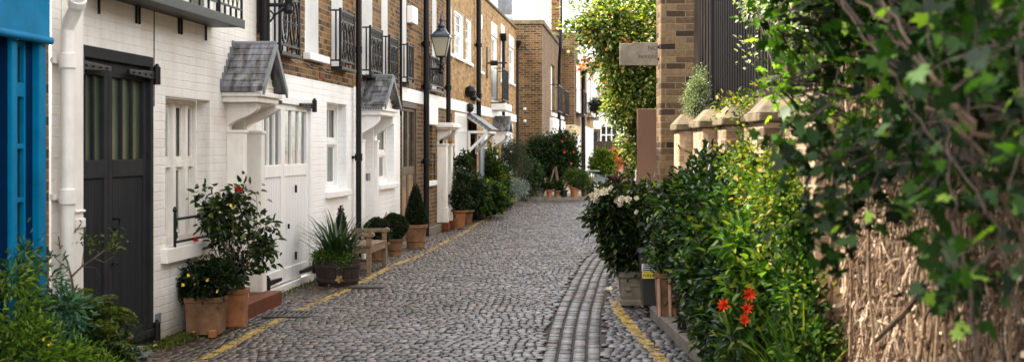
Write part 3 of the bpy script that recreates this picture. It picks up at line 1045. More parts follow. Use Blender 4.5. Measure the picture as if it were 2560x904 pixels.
def balconette(root, x0, x1, z0, z1, o1, style='oval', nside=1):
    """iron railing standing in front of a tall opening"""
    b = MB()
    r = .013
    # floor slab and frame
    b.hb(x0 - .02, x1 + .02, 0, o1 + .03, z0 - .055, z0 - .02)
    for z in (z1, z0 + .06):
        b.tube([(x0, -.0, z), (x0, -o1, z), (x1, -o1, z), (x1, 0, z)], r * 1.2, 4)
    for x in (x0, x1):
        b.tube([(x, -o1, z0 - .02), (x, -o1, z1 + .03)], r * 1.5, 6)
    for k in range(nside):
        o = o1 * (k + 1) / (nside + 1)
        for x in (x0, x1):
            b.tube([(x, -o, z0 + .06), (x, -o, z1)], r, 4)
    w = x1 - x0
    y = -o1
    if style == 'oval':
        zt = z1 - .13
        b.tube([(x0, y, zt), (x1, y, zt)], r, 4)
        n = max(5, int(w / .09))
        for k in range(n):                      # frieze of small crosses
            a, c = x0 + w * k / n, x0 + w * (k + 1) / n
            b.tube([(a, y, zt), (c, y, z1)], r * .7, 4)
            b.tube([(a, y, z1), (c, y, zt)], r * .7, 4)
        h = zt - (z0 + .06)
        for k in range(2):
            xc = x0 + w * (.27 + .46 * k)
            zc = z0 + .06 + h / 2
            for (rx, rz, rr) in ((w * .215, h * .49, .014), (w * .07, h * .27, .011)):
                b.tube([(xc + rx * math.cos(t * math.pi / 9), y, zc + rz * math.sin(t * math.pi / 9)) for t in range(18)], rr, 4, closed=True)
            for (dz, s) in ((.0, .055), (h * .17, .04), (-h * .17, .04), (h * .34, .03), (-h * .34, .03)):   # cast rosettes and leaves
                for t in range(5):
                    a = 2 * math.pi * t / 5 + .3
                    b.tube([(xc, y, zc + dz), (xc + s * math.cos(a), y - .004, zc + dz + s * math.sin(a))], [.016, .008], 5)
        xm = x0 + w / 2
        b.tube([(xm - w * .13, y, z0 + .06), (xm, y, z0 + .06 + h / 2), (xm + w * .13, y, zt)], r * .8, 4)
        b.tube([(xm + w * .13, y, z0 + .06), (xm, y, z0 + .06 + h / 2), (xm - w * .13, y, zt)], r * .8, 4)
        b.tube([(x0, y, z0 + .06 + h / 2), (x1, y, z0 + .06 + h / 2)], r * .7, 4)
        for k in range(4):
            x = x0 + w * (k + .5) / 4
            b.tube([(x, y, z0 - .02), (x, y, z0 + .06)], r, 4)
    elif style == 'bars':
        n = max(4, int(w / .10))
        for k in range(1, n):
            x = x0 + w * k / n
            s = .03 if k % 2 else -.03
            b.tube([(x, y, z0 + .06), (x + s, y, z0 + .06 + (z1 - z0) * .3), (x - s, y, z0 + .06 + (z1 - z0) * .62), (x, y, z1)], r * .8, 4)
    elif style == 'panel':
        b.hb(x0 + .01, x1 - .01, o1 - .012, o1 - .004, z0 + .09, z1 - .05)
        for k in range(1, 9):
            x = x0 + w * k / 9
            b.tube([(x, y - .004, z0 + .06), (x, y - .004, z1)], r * .7, 4)
    return b.build('balcony_railing', M['iron'], root)


def downpipe(root, x, z0, z1, r=.045, o=.075, mat='pipe_black', collars=(), hopper=False, shoe=False):
    b = MB()
    b.tube([(x, -o, z0), (x, -o, z1)], r, 14)
    for z in collars:
        b.tube([(x, -o, z - .055), (x, -o, z - .05), (x, -o, z + .05), (x, -o, z + .055)], [r, r * 1.32, r * 1.32, r], 14)
        b.hb(x - r * 2, x + r * 2, .002, .03, z - .02, z + .02)
        b.hb(x - r * .4, x + r * .4, .02, o, z - .018, z + .018)
    if hopper:
        b.prism([(x - .06, z1), (x + .06, z1), (x + .13, z1 + .16), (x + .13, z1 + .22), (x - .13, z1 + .22), (x - .13, z1 + .16)], 'y', -.02, -.19)
    return b.build('downpipe', M[mat], root, smooth=True)


def wall_lantern(label, x, zarm, olamp, x0=0.0):
    """four-sided street lantern on a scrolled bracket fixed to the terrace"""
    t = house('wall_lantern', label, x, 'wall lanterns along the mews', 'lantern')
    b = MB()
    b.hb(x - .03, x + .03, 0, .03, zarm - .30, zarm + .10)
    b.tube([(x, -.0, zarm), (x, -olamp - .06, zarm)], .020, 6)
    sc = []
    for k in range(28):                    # big scroll under the arm
        a = k / 27 * 2 * math.pi * 1.6
        rr = .085 * (1 - .75 * k / 27)
        sc.append((x, -.115 - rr * math.cos(a + 2.2), zarm - .11 + rr * math.sin(a + 2.2)))
    b.tube(sc, .009, 5)
    b.tube([(x, -.02, zarm - .25), (x, -.10, zarm - .22), (x, -.20, zarm - .10), (x, -olamp * .9, zarm - .02)], .012, 5)
    sc = []
    for k in range(16):
        a = k / 15 * 2 * math.pi * 1.2
        rr = .04 * (1 - .7 * k / 15)
        sc.append((x, -olamp * .78 - rr * math.cos(a), zarm - .05 + rr * math.sin(a)))
    b.tube(sc, .008, 5)
    b.build('bracket', M['iron'], t)
    y = -olamp
    zb = zarm + .235
    f = MB()
    f.lathe([(.035, -.10), (.05, -.06), (.03, .0), (.045, .06), (.022, .10), (.03, .19), (.05, .235)], (x, y, zarm), 12)
    for s in range(4):
        a = s * math.pi / 2 + math.pi / 4
        f.tube([(x + .05 * math.cos(a), y + .05 * math.sin(a), zarm + .06), (x + .13 * math.cos(a), y + .13 * math.sin(a), zarm + .12), (x + .125 * math.cos(a), y + .125 * math.sin(a), zb)], .007, 5)
    lo, hi, h = .088, .168, .36
    for sx in (-1, 1):
        for sy in (-1, 1):
            f.tube([(x + sx * lo, y + sy * lo, zb), (x + sx * hi, y + sy * hi, zb + h), (x + sx * (hi + .008), y + sy * (hi + .008), zb + h + .05)], .0095, 5)
    for (q, z) in ((lo, zb), (hi, zb + h)):
        f.tube([(x - q, y - q, z), (x + q, y - q, z), (x + q, y + q, z), (x - q, y + q, z)], .012, 4, closed=True)
    f.build('lantern_frame', M['iron'], t)
    gl = MB()
    q = .98
    gl.raw([(x + sx * lo * q, y + sy * lo * q, zb) for sx, sy in ((-1, -1), (1, -1), (1, 1), (-1, 1))] +
           [(x + sx * hi * q, y + sy * hi * q, zb + h) for sx, sy in ((-1, -1), (1, -1), (1, 1), (-1, 1))],
           [(0, 1, 5, 4), (1, 2, 6, 5), (2, 3, 7, 6), (3, 0, 4, 7)])
    gl.build('pane', M['opal'], t)
    c = MB()
    c.lathe([(.185, h - .002), (.178, h + .03), (.10, h + .115), (.085, h + .12)], (x, y, zb), 4, square=True)
    c.lathe([(.115, h + .10), (.10, h + .15), (.065, h + .175), (.075, h + .215), (.06, h + .235), (.03, h + .27), (.028, h + .30), (.04, h + .33), (.02, h + .36), (.012, h + .45), (.0, h + .47)], (x, y, zb), 14)
    c.build('lantern_top', M['lantern_top'], t, smooth=True)
    return t


# ---------------------------------------------------------------- the terrace on the left
def terrace():
    # ---- blue shopfront at the near end
    xe = fx(118)
    x0 = 3.5
    h = house('blue_house', 'house with a bright blue timber shopfront beside the cream drainpipe', x0, 'mews houses of the left-hand terrace')
    pr = .10

    def X(px):
        return (14575.0 - pr * F) / (1600 - px) * CS        # on the projecting blue front
    xe = X(118)
    b = MB()
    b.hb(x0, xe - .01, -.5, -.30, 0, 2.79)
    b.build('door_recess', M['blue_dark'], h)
    b = MB()
    b.hb(x0, xe, 0, pr + .03, 2.36, 2.74)
    b.hb(x0, xe + .005, 0, pr + .06, 2.74, 2.80)
    b.tube([(x0, -pr - .03, 2.37), (xe, -pr - .03, 2.37)], .03, 8)
    b.build('fascia', M['blue'], h, bevel=.02)
    p = MB()
    p.hb(X(32), X(46), pr - .035, pr, 0, 2.36)
    MB().hb(X(32) + .004, X(46) - .002, -.298, pr - .037, 0, 2.36).build('door_reveal', M['blue_dark'], h)  # side return painted darker because it lies in shadow
    p.hb(X(100), xe, -.30, pr, 0, 2.36)
    p.hb(X(32) - .02, X(46) + .005, pr, pr + .02, 0, .35)
    p.hb(X(100) - .005, xe + .01, pr, pr + .02, 0, .35)
    p.build('pilaster', M['blue'], h, bevel=.008)
    b = MB()
    b.hb(X(46), X(100), -.30, pr - .04, 0, .42)
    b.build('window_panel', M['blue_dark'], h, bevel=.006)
    w = MB()
    wx0, wx1 = X(46), X(85)
    for (a, c) in ((wx0, wx0 + .03), (wx1 - .03, wx1)):
        w.hb(a, c, .0, pr - .05, .42, 2.36)
    for z in (.44, .95, 1.31, 1.66, 2.0, 2.06, 2.33):
        w.hb(wx0, wx1, .002, pr - .052, z - (.05 if z == 2.06 else .016), z + .018)
    wo = w.build('window', M['blue'], h, bevel=.004)
    MB().hb(X(84), X(100), .003, pr - .048, .42, 2.355).build('jamb', M['blue_dark'], wo)  # wide dark stile carries the shade of the far reveal
    MB().quad((wx0, -.02, .42), (wx1, -.02, .42), (wx1, -.02, 2.36), (wx0, -.02, 2.36)).build('pane', M['glass'], wo)
    MB().hb(wx0, wx1, .0, .008, .42, 2.36).build('net_curtain', M['curtain'], wo)
    MB().hb(x0, fx(128), -.52, 0.0, 2.8, 6.2).hb(x0, 6.1, -.52, -.002, 6.2, 8.8).build('upper_wall', M['white_brick'], h)  # upper wall, with an unseen tall near end added to shade the overhanging shrub
    MB().hb(x0, fx(128), -6, -.53, 5.5, 5.85).build('roof', M['roof_grey'], h)
    # rough brick strip in the gap
    MB().hb(xe + .002, fx(130), -.05, -.02, 0, 6).build('brick_strip', M['brown_brick'], h)

    # ---- cream painted house with the charcoal doors
    a, e = fx(128), fx(641)
    h = house('cream_house', 'cream painted brick house with charcoal garage doors and an iron balcony', a, 'mews houses of the left-hand terrace')
    gd = (fx(177), fx(381), -1, 2.41, .03)
    w1 = (fx(414), fx(525), .79, 2.10, .13)
    fr = (fx(470), fx(560), 2.9, 4.9, .12)
    dr = (CS * 14.28, CS * 14.72, -1, 2.10, .35)
    holes = [gd, w1, fr, dr]
    m = wall_mesh(MB(), a, e, -.05, 6.25, holes)
    reveals(m, holes, 0, 99)
    m.build('wall', M['white_brick'], h)
    roof(h, a, e, 6.25)
    # dark doors
    d = carriage_door(h, gd[0], gd[1], 2.41, 'charcoal', 'charcoal_boards', 1.56, 2.20, 'glass_green', 3, split=fx(277), hz=(2.255, .12, .62), room=False)
    k = MB()
    k.lathe([(.0, -.02), (.024, -.01), (.024, .01), (0, .02)], (fx(284), -.012, .75), 8)
    k.build('keyhole_plate', M['iron'], d)
    k = MB()
    k.tube([(fx(283), .0, 1.10), (fx(283), -.05, 1.10), (fx(283), -.05, 1.02), (fx(283), .0, 1.02)], .012, 6)
    k.build('door_handle', M['iron'], d)
    # window with three-light sash
    sash(h, w1[0], w1[1], w1[2], w1[3], .13, cols=(3, 1, 1), mids=(fx(469) + .02, fx(469) + .37), curtain='part', split=1.50, sill=(w1[0] - .12, w1[1] + .10, .13, .06), mat='cream', sillmat='cream')
    g = MB()
    for z in (.83, 1.03):
        g.tube([(w1[0] + .10, -.05, z), (w1[1] - .02, -.05, z)], .012, 6)
    for x in (w1[0] + .10, w1[1] - .02):
        g.tube([(x, -.05, .79), (x, -.05, 1.09)], .013, 6)
        g.lathe([(0, 0), (.018, .012), (.022, .025), (.012, .05), (0, .06)], (x, -.05, 1.085), 8)
        g.tube([(x, -.05, .95), (x + .05, -.05, .97), (x + .06, -.05, 1.0), (x + .03, -.05, 1.02), (x + .01, -.05, 1.0)], .008, 5)
        g.tube([(x, -.05, .93), (x + .05, -.05, .91), (x + .06, -.05, .87), (x + .03, -.05, .85)], .008, 5)
    g.build('window_guard', M['iron'], h)
    # hood over the door
    p = hood(h, CS * 13.93, CS * 14.80, .385, 2.20, 2.67, 2.10, 'cream', cols=((CS * 14.10, CS * 14.24, .17), (CS * 14.78, CS * 14.92, .17)), zc=.155, step=(CS * 13.58, CS * 15.0, .33, .155), conh=.27)
    door(h, dr[0], dr[1], .155, 2.10, .33, 'cream')
    # iron balcony
    b = MB()
    bx0, bx1 = CS * 10.4, CS * 13.62
    b.hb(bx0, bx1, 0, .31, 2.80, 2.85)
    b.hb(bx0, bx1, .31, .325, 2.785, 2.87)
    for x in (CS * 10.75, CS * 11.55, CS * 11.62, CS * 12.62, CS * 12.69, CS * 13.4):
        b.hb(x - .007, x + .007, .002, .022, 2.66, 2.80)
    bal = b.build('balcony', M['iron'], h, bevel=.004)
    for (s, q) in ((bx0, CS * 11.72), (CS * 11.82, CS * 12.84), (CS * 12.90, bx1)):
        g = MB()
        o = -.29
        for z in (2.965, 3.78):
            g.tube([(s, o, z), (q, o, z)], .012, 4)
        n = max(4, int((q - s) / .125))
        for i in range(n):
            u0, u1 = s + (q - s) * i / n, s + (q - s) * (i + 1) / n
            for j in range(4):
                z0, z1 = 2.965 + j * .204, 2.965 + (j + 1) * .204
                um = (u0 + u1) / 2
                if j % 2 == 0:
                    g.tube([(u0, o, z0), (um, o, z1)], .006, 4)
                    g.tube([(u1, o, z0), (um, o, z1)], .006, 4)
                else:
                    g.tube([(um, o, z0), (u0, o, z1)], .006, 4)
                    g.tube([(um, o, z0), (u1, o, z1)], .006, 4)
                g.tube([(um if j % 2 == 0 else u0, o, z1 - .02), (um if j % 2 == 0 else u0, o, z1 + .02)], .014, 5)
        for i in range(5):
            u = s + (q - s) * i / 4
            g.tube([(u, o, 2.85), (u, o, 2.965)], .013, 4)
        for u in (s, q):
            g.tube([(u, o, 2.85), (u, o, 3.82)], .013, 5)
        g.build('railing', M['iron'], bal)
    sash(h, fr[0], fr[1], fr[2], fr[3], .12, cols=2, mat='white', split=3.2, glass='glass')
    # pipes at the near end
    downpipe(h, fx(138), 0, 2.47, .048, .09, 'pipe_white', collars=(1.31, 2.26))
    c = MB()
    c.tube([(fx(138), -.09, 2.46), (fx(136), -.11, 2.53), (fx(131), -.16, 2.60), (fx(125), -.20, 2.66), (fx(118), -.22, 2.73), (fx(112), -.23, 2.85)], .05, 12)
    c.tube([(fx(127), -.185, 2.64), (fx(123), -.205, 2.68)], .062, 12)
    c.build('pipe_bend', M['pipe_white'], h, smooth=True)
    b = MB()
    b.hb(fx(153), fx(176), 0, .10, 0, 3.6)
    b.hb(fx(152), fx(177), 0, .115, 1.08, 1.15)
    b.hb(fx(152), fx(177), 0, .115, 1.19, 1.21)
    b.hb(fx(152), fx(177), 0, .12, 2.70, 2.78)
    b.build('pilaster', M['cream'], h, bevel=.008)
    MB().tube([(fx(384), -.006, 2.0), (fx(384), -.006, 2.8)], .004, 5).build('wire', M['iron'], h)
    MB().hb(fx(388), fx(400), .001, .012, .16, .25).build('air_brick', M['lead'], h)

    # ---- brown brick house, white below
    a, e = fx(641), fx(884)
    h = house('brown_brick_house', 'brown brick house with white garage doors, white painted brick below', a, 'mews houses of the left-hand terrace')
    gd = (fx(655), fx(777), -1, 2.25, .03)
    w2 = (fx(817), fx(866), 1.08, 2.25, .12)
    o1 = (CS * 15.72, CS * 16.56, 2.74, 5.2, .20)
    o2 = (CS * 17.40, CS * 18.13, 2.82, 5.2, .17)
    o3 = (CS * 18.90, CS * 19.60, 2.74, 5.2, .20)
    zb = 2.505
    low = [gd, w2]
    m = wall_mesh(MB(), a, e, -.05, zb, low)
    reveals(m, low, 0, 99)
    m.build('painted_wall', M['white_brick2'], h)
    up = [o1, o2, o3]
    m = wall_mesh(MB(), a, e, zb, 6.3, up)
    m.build('wall', M['brown_brick'], h)
    m = reveals(MB(), up, zb, 6.0)
    m.build('window_reveal', M['white'], h)
    roof(h, a, e, 6.3)
    gdo = carriage_door(h, gd[0], gd[1], 2.25, 'white', 'white_boards', 1.46, 2.09, 'glass', 3, split=fx(712), hz=(2.17, .17, .66), zb=.10, frame=.05)
    for (px, y0, y1) in ((740, 462, 481), (722, 559, 571), (740, 628, 648)):
        MB().hb(fx(px) - .008, fx(px) + .008, -.012, .012, fh(px, y1), fh(px, y0)).build('door_bolt', M['iron'], gdo)
    MB().hb(gd[0] - .02, gd[1] + .03, .002, .035, 0, .09).build('threshold', M['white'], h, bevel=.01)
    sash(h, w2[0], w2[1], w2[2], w2[3], .12, cols=2, mids=(fx(832),), sill=(w2[0] - .08, w2[1] + .08, .085, .07), split=1.72)
    for (q, dep) in ((o1, .2), (o2, .17), (o3, .2)):
        sash(h, q[0], q[1], q[2], q[3], dep, cols=2, split=4.0)
    MB().hb(o2[0] - .08, o2[1] + .28, -.10, .09, 2.73, 2.82).build('sill', M['white'], h, bevel=.008)
    balconette(h, CS * 15.75, CS * 16.63, 2.745, 3.48, .115)
    balconette(h, CS * 18.90, CS * 19.80, 2.755, 3.48, .12)
    downpipe(h, fx(643), 2.2, 6.2, .055, .085, collars=(3.4,))
    downpipe(h, fx(882), .0, 6.2, .040, .085, collars=(1.52, 3.05))
    wr = MB()
    pts = []
    for k in range(30):
        t = k / 29
        x = CS * 16.5 + t * 2.6
        pts.append((x, -.008, 2.70 - .035 * math.sin(t * math.pi * 3) ** 2 - .02 * t))
    wr.tube(pts, .006, 4)
    wr.build('cable', M['lead'], h)
    MB().hb(CS * 18.18, CS * 18.45, .001, .008, 2.545, 2.62).build('vent_brick', M['tile_red'], h)

    # ---- second brown brick house with the flared hood
    a, e = fx(884), fx(1000)
    h = house('brown_brick_house', 'brown brick house whose white ground floor has a flared slate door hood', a, 'mews houses of the left-hand terrace')
    dr = (CS * 20.98, CS * 21.85, -1, 2.13, .22)
    w3 = (fx(943), fx(985), 1.08, 2.05, .12)
    o1 = (CS * 20.98, CS * 21.78, 2.74, 5.2, .20)
    o2 = (CS * 22.55, CS * 23.10, 2.74, 5.2, .20)
    low = [dr, w3]
    m = wall_mesh(MB(), a, e, -.05, 2.53, low)
    reveals(m, low, 0, 99)
    m.build('painted_wall', M['white_brick2'], h)
    m = wall_mesh(MB(), a, e, 2.53, 6.1, [o1, o2])
    m.build('wall', M['brown_brick'], h)
    reveals(MB(), [o1, o2], 2.53, 6.1).build('window_reveal', M['white'], h)
    roof(h, a, e, 6.1)
    for q in (o1, o2):
        sash(h, q[0], q[1], q[2], q[3], .2, cols=2, split=4.0)
    balconette(h, CS * 21.0, CS * 21.95, 2.74, 3.43, .118)
    balconette(h, CS * 22.6, CS * 23.35, 2.72, 3.42, .12)
    hood(h, CS * 20.7, CS * 22.0, .36, 2.24, 2.70, 2.13, 'white', cols=((CS * 20.78, CS * 20.9, .06), (CS * 21.9, CS * 22.02, .06)), zc=.02, flare=True, conh=.36)
    door(h, dr[0], dr[1], .03, 2.12, .2, 'white')
    bm = MB()
    bm.hb(fx(904), fx(910), .06, .10, 1.17, 1.28)
    bm.build('entry_phone', M['lead'], h, bevel=.005)
    sash(h, w3[0], w3[1], w3[2], w3[3], .12, cols=2, sill=(w3[0] - .08, w3[1] + .08, .08, .07), split=1.55)
    downpipe(h, fx(994), 2.2, 6.2, .022, .06)

    # ---- brick house with the weathered timber doors
    a, e = fx(1000), fx(1114)
    h = house('timber_door_house', 'brick house with weathered brown timber doors behind a pyramid topiary', a, 'mews houses of the left-hand terrace')
    gd = (fx(1003), fx(1041), -1, 2.45, .06)
    w4 = (CS * 27.1, CS * 28.1, 1.02, 2.35, .14)
    dd = (CS * 28.75, CS * 29.6, -1, 2.0, .3)
    o1 = (CS * 24.35, CS * 24.95, 2.80, 5.2, .2)
    o2 = (CS * 27.0, CS * 27.65, 2.80, 5.2, .2)
    o3 = (CS * 28.05, CS * 28.65, 2.80, 5.2, .2)
    low = [gd, w4, dd]
    m = wall_mesh(MB(), a, e, -.05, 2.47, low)
    reveals(m, low, 0, 99)
    m.build('wall', M['far_brick'], h)
    MB().hb(a, e, -.1, .018, 2.47, 2.70).build('painted_band', M['white'], h)
    m = wall_mesh(MB(), a, e, 2.70, 6.0, [o1, o2, o3])
    m.build('upper_wall', M['brown_brick'], h)
    reveals(MB(), [o1, o2, o3], 2.7, 6.0).build('window_reveal', M['white'], h)
    roof(h, a, e, 6.0)
    carriage_door(h, gd[0], gd[1], 2.45, 'brown_paint', 'brown_boards', 1.32, 2.30, 'glass_dark', 1, hz=(2.2, .2, .5), hinges=False)
    for q in (o1, o2, o3):
        sash(h, q[0], q[1], q[2], q[3], .2, cols=2, split=4.0)
    balconette(h, CS * 24.35, CS * 24.95, 2.80, 3.42, .12, 'bars')
    balconette(h, CS * 26.95, CS * 28.72, 2.80, 3.40, .12, 'bars')
    sash(h, w4[0], w4[1], w4[2], w4[3], .14, cols=2, sill=(w4[0] - .1, w4[1] + .12, .10, .08), split=1.7)
    g = MB()
    for z in (1.15, 1.42):
        g.tube([(w4[0] + .04, -.04, z), (w4[1] - .02, -.04, z)], .013, 5)
    for x in (w4[0] + .04, w4[1] - .02):
        g.tube([(x, -.04, 1.03), (x, -.04, 1.50)], .016, 6)
        g.lathe([(0, 0), (.03, .02), (.02, .05), (0, .07)], (x, -.04, 1.49), 8)
    g.build('window_guard', M['iron'], h)
    MB().hb(CS * 27.05, CS * 28.2, .0, .10, 2.1, 2.46).build('alarm_panel', M['white'], h, bevel=.01)
    MB().hb(CS * 25.0, CS * 25.55, .0, .11, 3.85, 4.15).build('alarm_box', M['white'], h, bevel=.01)
    downpipe(h, CS * 26.7, 0, 6.2, .055, .09, collars=(2.8, 1.4, 3.6))
    downpipe(h, CS * 29.55, 2.14, 6.2, .050, .12, collars=(2.9,))
    # flat-topped portico
    q = MB()
    q.hb(CS * 28.62, CS * 29.80, 0, .30, 2.02, 2.06)
    q.hb(CS * 28.56, CS * 29.86, 0, .36, 2.06, 2.13)
    q.hb(CS * 28.60, CS * 29.82, 0, .32, 2.13, 2.16)
    p = q.build('portico', M['cream'], h, bevel=.012)
    for (s, c) in ((28.72, 28.98), (29.5, 29.76)):
        b = MB()
        b.hb(CS * s, CS * c, 0, .19, .15, 1.74)
        b.hb(CS * s - .02, CS * c + .02, 0, .21, 1.70, 1.74)
        b.hb(CS * s - .02, CS * c + .02, 0, .215, .15, .45)
        b.build('column', M['cream'], p, bevel=.008)
        console(MB(), CS * s + .02, CS * c - .02, 0, 2.018, .27, .28).build('console', M['cream'], p, bevel=.006)
        MB().hb(CS * s - .03, CS * c + .03, 0, .23, -.02, .148).build('plinth', M['tile_red'], p, bevel=.008)
    door(h, dd[0], dd[1], .02, 2.0, .28, 'charcoal')
    MB().hb(CS * 26.85, CS * 28.68, .001, .10, -.03, .13).build('plinth_course', M['urn_stone'], h, bevel=.01)

    # ---- yellow brick house with the white lattice gate
    a, e = fx(1114), fx(1192)
    h = house('yellow_brick_house', 'yellow brick house with a white lattice gate below three sash windows', a, 'mews houses of the left-hand terrace')
    win = [(fx(1116), fx(1129)), (fx(1136.5), fx(1158)), (fx(1164.5), fx(1178))]
    holes = [(x0_, x1_, 3.69, 4.74, .05) for x0_, x1_ in win]
    m = wall_mesh(MB(), a, e, 2.72, 5.45, holes)
    m.build('upper_wall', M['yellow_brick'], h)
    reveals(MB(), holes, 2.7, 9).build('window_reveal', M['white'], h)
    lg = (fx(1137), fx(1168), -1, 2.45, .06)
    dw = (fx(1171), fx(1198), -1, 2.30, .25)
    lw = (fx(1116), fx(1130), .9, 2.4, .1)
    low = [lg, dw, lw]
    m = wall_mesh(MB(), a, e + .5, -.05, 2.48, low)
    reveals(m, low, 0, 99)
    m.build('wall', M['yellow_brick'], h)
    MB().hb(a, e, -.1, .02, 2.48, 2.72).build('painted_band', M['white'], h)
    roof(h, a, e, 5.45)
    for x0_, x1_ in win:
        sash(h, x0_, x1_, 3.69, 4.74, .04, cols=2, rows=2, glass='glass_sky', sill=(x0_ - .1, x1_ + .1, .07, .06), frame=.07, room='white')
    sash(h, lw[0], lw[1], lw[2], lw[3], .1, cols=3)
    g = MB()
    x0_, x1_ = lg[0], lg[1]
    for z in (.05, .85, 1.30, 2.02, 2.38):
        g.hb(x0_, x1_, -.05, .0, z, z + .07)
    n = 20
    for k in range(n + 1):
        x = x0_ + (x1_ - x0_ - .04) * k / n
        g.hb(x, x + .045, -.045, -.005, .12, 2.38)
    ga = g.build('lattice_gate', M['white'], h)
    MB().hb(x0_, x1_, -.40, -.39, 0, 2.45).build('room', M['dark_room'], ga)
    d = door(h, dw[0], dw[1], .02, 2.30, .24, 'dark_room', panels=False)  # panel in the unlit-room colour fills the dark doorway
    MB().hb(fx(1197), fx(1207), -.1, .05, 0, 1.95).build('door_post', M['grey_door'], h, bevel=.006)
    MB().hb(fx(1207.5), fx(1215), .0, .04, 0, 2.3).build('door_frame', M['white'], h, bevel=.006)
    # lean-to canopy
    cx0, cx1 = CS * 33.85, CS * 35.4
    c = MB()
    c.prism([(0, 2.46), (-.56, 2.06), (-.58, 2.10), (0, 2.52)], 'x', cx0 - .05, cx1 + .05)
    cp = c.build('canopy', M['slate'], h)
    w = MB()
    for x in (cx0, cx1):
        w.prism([(0, 2.45), (-.53, 2.07), (-.50, 2.02), (0, 2.36)], 'x', x - .03, x + .03)
        w.hb(x - .03, x + .03, 0, .52, 2.0, 2.06)
        w.hb(x - .03, x + .03, 0, .06, 1.50, 2.0)
        w.prism([(-.06, 1.56), (-.06, 1.66), (-.42, 2.0), (-.50, 2.0)], 'x', x - .03, x + .03)
    w.hb(cx0 + .03, cx1 - .03, .48, .53, 2.0, 2.07)
    w.build('canopy_bracket', M['white'], cp, bevel=.004)
    f = MB()
    for k in range(7):
        t = k / 7
        f.tube([(cx0 - .055, -.55 * t, 2.47 - .39 * t), (cx0 - .055, -.55 * (t + .07), 2.40 - .39 * t), (cx0 - .055, -.55 * (t + .143), 2.47 - .39 * (t + .143))], .02, 5)
    f.build('canopy_edge', M['lead'], cp)
    downpipe(h, fx(1187), 2.35, 6.2, .062, .10, collars=(2.95, 4.2))
    b = MB()
    b.lathe([(.0, -.16), (.10, -.12), (.14, 0), (.10, .1), (0, .14)], (CS * 33.4, -.12, 2.98), 10)
    b.lathe([(.0, -.1), (.07, -.06), (.09, 0), (.06, .08), (0, .1)], (CS * 34.0, -.12, 2.86), 10)
    b.tube([(CS * 34.4, -.1, 2.86), (CS * 35.3, -.1, 2.82)], .05, 8)
    b.tube([(CS * 33.3, -.05, 2.9), (CS * 34.6, -.05, 2.84)], .03, 6)
    b.build('alarm_fitting', M['iron'], h)
    b = MB().lathe([(.0, -.12), (.08, -.08), (.10, 0), (.08, .08), (0, .12)], (CS * 33.6, -.08, 2.60), 10)
    b.build('round_fitting', M['iron'], h)

    # ---- long yellow brick house at the end of the row
    a, e = fx(1192), fx(1290)
    h = house('yellow_brick_house', 'yellow brick house with a black balcony panel at the end of the row', a, 'mews houses of the left-hand terrace')
    win = [(1194.5, 1204.5, 3.62, 4.72), (1228.5, 1241.5, 2.98, 4.78), (1252.5, 1260.5, 3.6, 4.95), (1272.5, 1284.5, 3.72, 4.85)]
    holes = [(fx(p), fx(q_), z0, z1, .05) for p, q_, z0, z1 in win]
    m = wall_mesh(MB(), a, e, 2.74, 5.56, holes)
    m.build('upper_wall', M['yellow_brick'], h)
    reveals(MB(), holes, 2.7, 9).build('window_reveal', M['white'], h)
    dn = (fx(1232), fx(1249), -1, 2.1, .2)
    gd = (fx(1255.5), fx(1281.5), -1, 2.42, .05)
    m = wall_mesh(MB(), a, e, -.05, 2.50, [dn, gd])
    reveals(m, [dn, gd], 0, 99)
    m.build('wall', M['yellow_brick'], h)
    MB().hb(a, e, -.1, .02, 2.50, 2.74).build('painted_band', M['white'], h)
    roof(h, a, e, 5.56)
    for (x0_, x1_, z0, z1, _) in holes:
        sash(h, x0_, x1_, z0, z1, .04, cols=2, rows=1, glass='glass_sky', sill=(x0_ - .1, x1_ + .1, .07, .06), frame=.07, room='white')
        MB().hb(x0_ - .02, x1_ + .02, -.02, .012, z1 + .003, z1 + .36).build('lintel', M['white'], h)
    balconette(h, fx(1229), fx(1243) + .15, 2.93, 3.85, .30, 'panel')
    MB().hb(fx(1228), fx(1243) + .2, 0, .40, 2.70, 2.875).build('balcony_floor', M['white'], h, bevel=.01)
    door(h, dn[0], dn[1], .02, 2.08, .18, 'charcoal')
    carriage_door(h, gd[0], gd[1], 2.42, 'white', 'white_boards', 1.5, 2.2, 'glass_sky', 3, hz=(2.2, .2, .6), hinges=False)
    p = hood(h, CS * 39.4, CS * 40.55, .42, 2.10, 2.50, 2.0, 'white', cols=((CS * 39.42, CS * 39.52, .05), (CS * 40.43, CS * 40.53, .05)), zc=.1, conh=.4)
    downpipe(h, fx(1250.5), 2.6, 4.78, .05, .10, hopper=True)
    b = MB()
    b.hb(fx(1216), fx(1217.5), 0, .03, 3.5, 4.35)
    b.tube([(fx(1217), -.02, 3.92), (fx(1217), -.55, 3.92)], .02, 6)
    b.tube([(fx(1217), -.10, 3.92), (fx(1217), -.30, 3.92)], .07, 10)
    b.build('wall_bracket', M['iron'], h)

    wall_lantern('black wall lantern whose glazing hangs above the frame, only its scroll bracket showing', fx(644), 3.18, .34)
    wall_lantern('black four-sided street lantern with milky panes on the terrace', CS * 27.0, 3.15, .33)


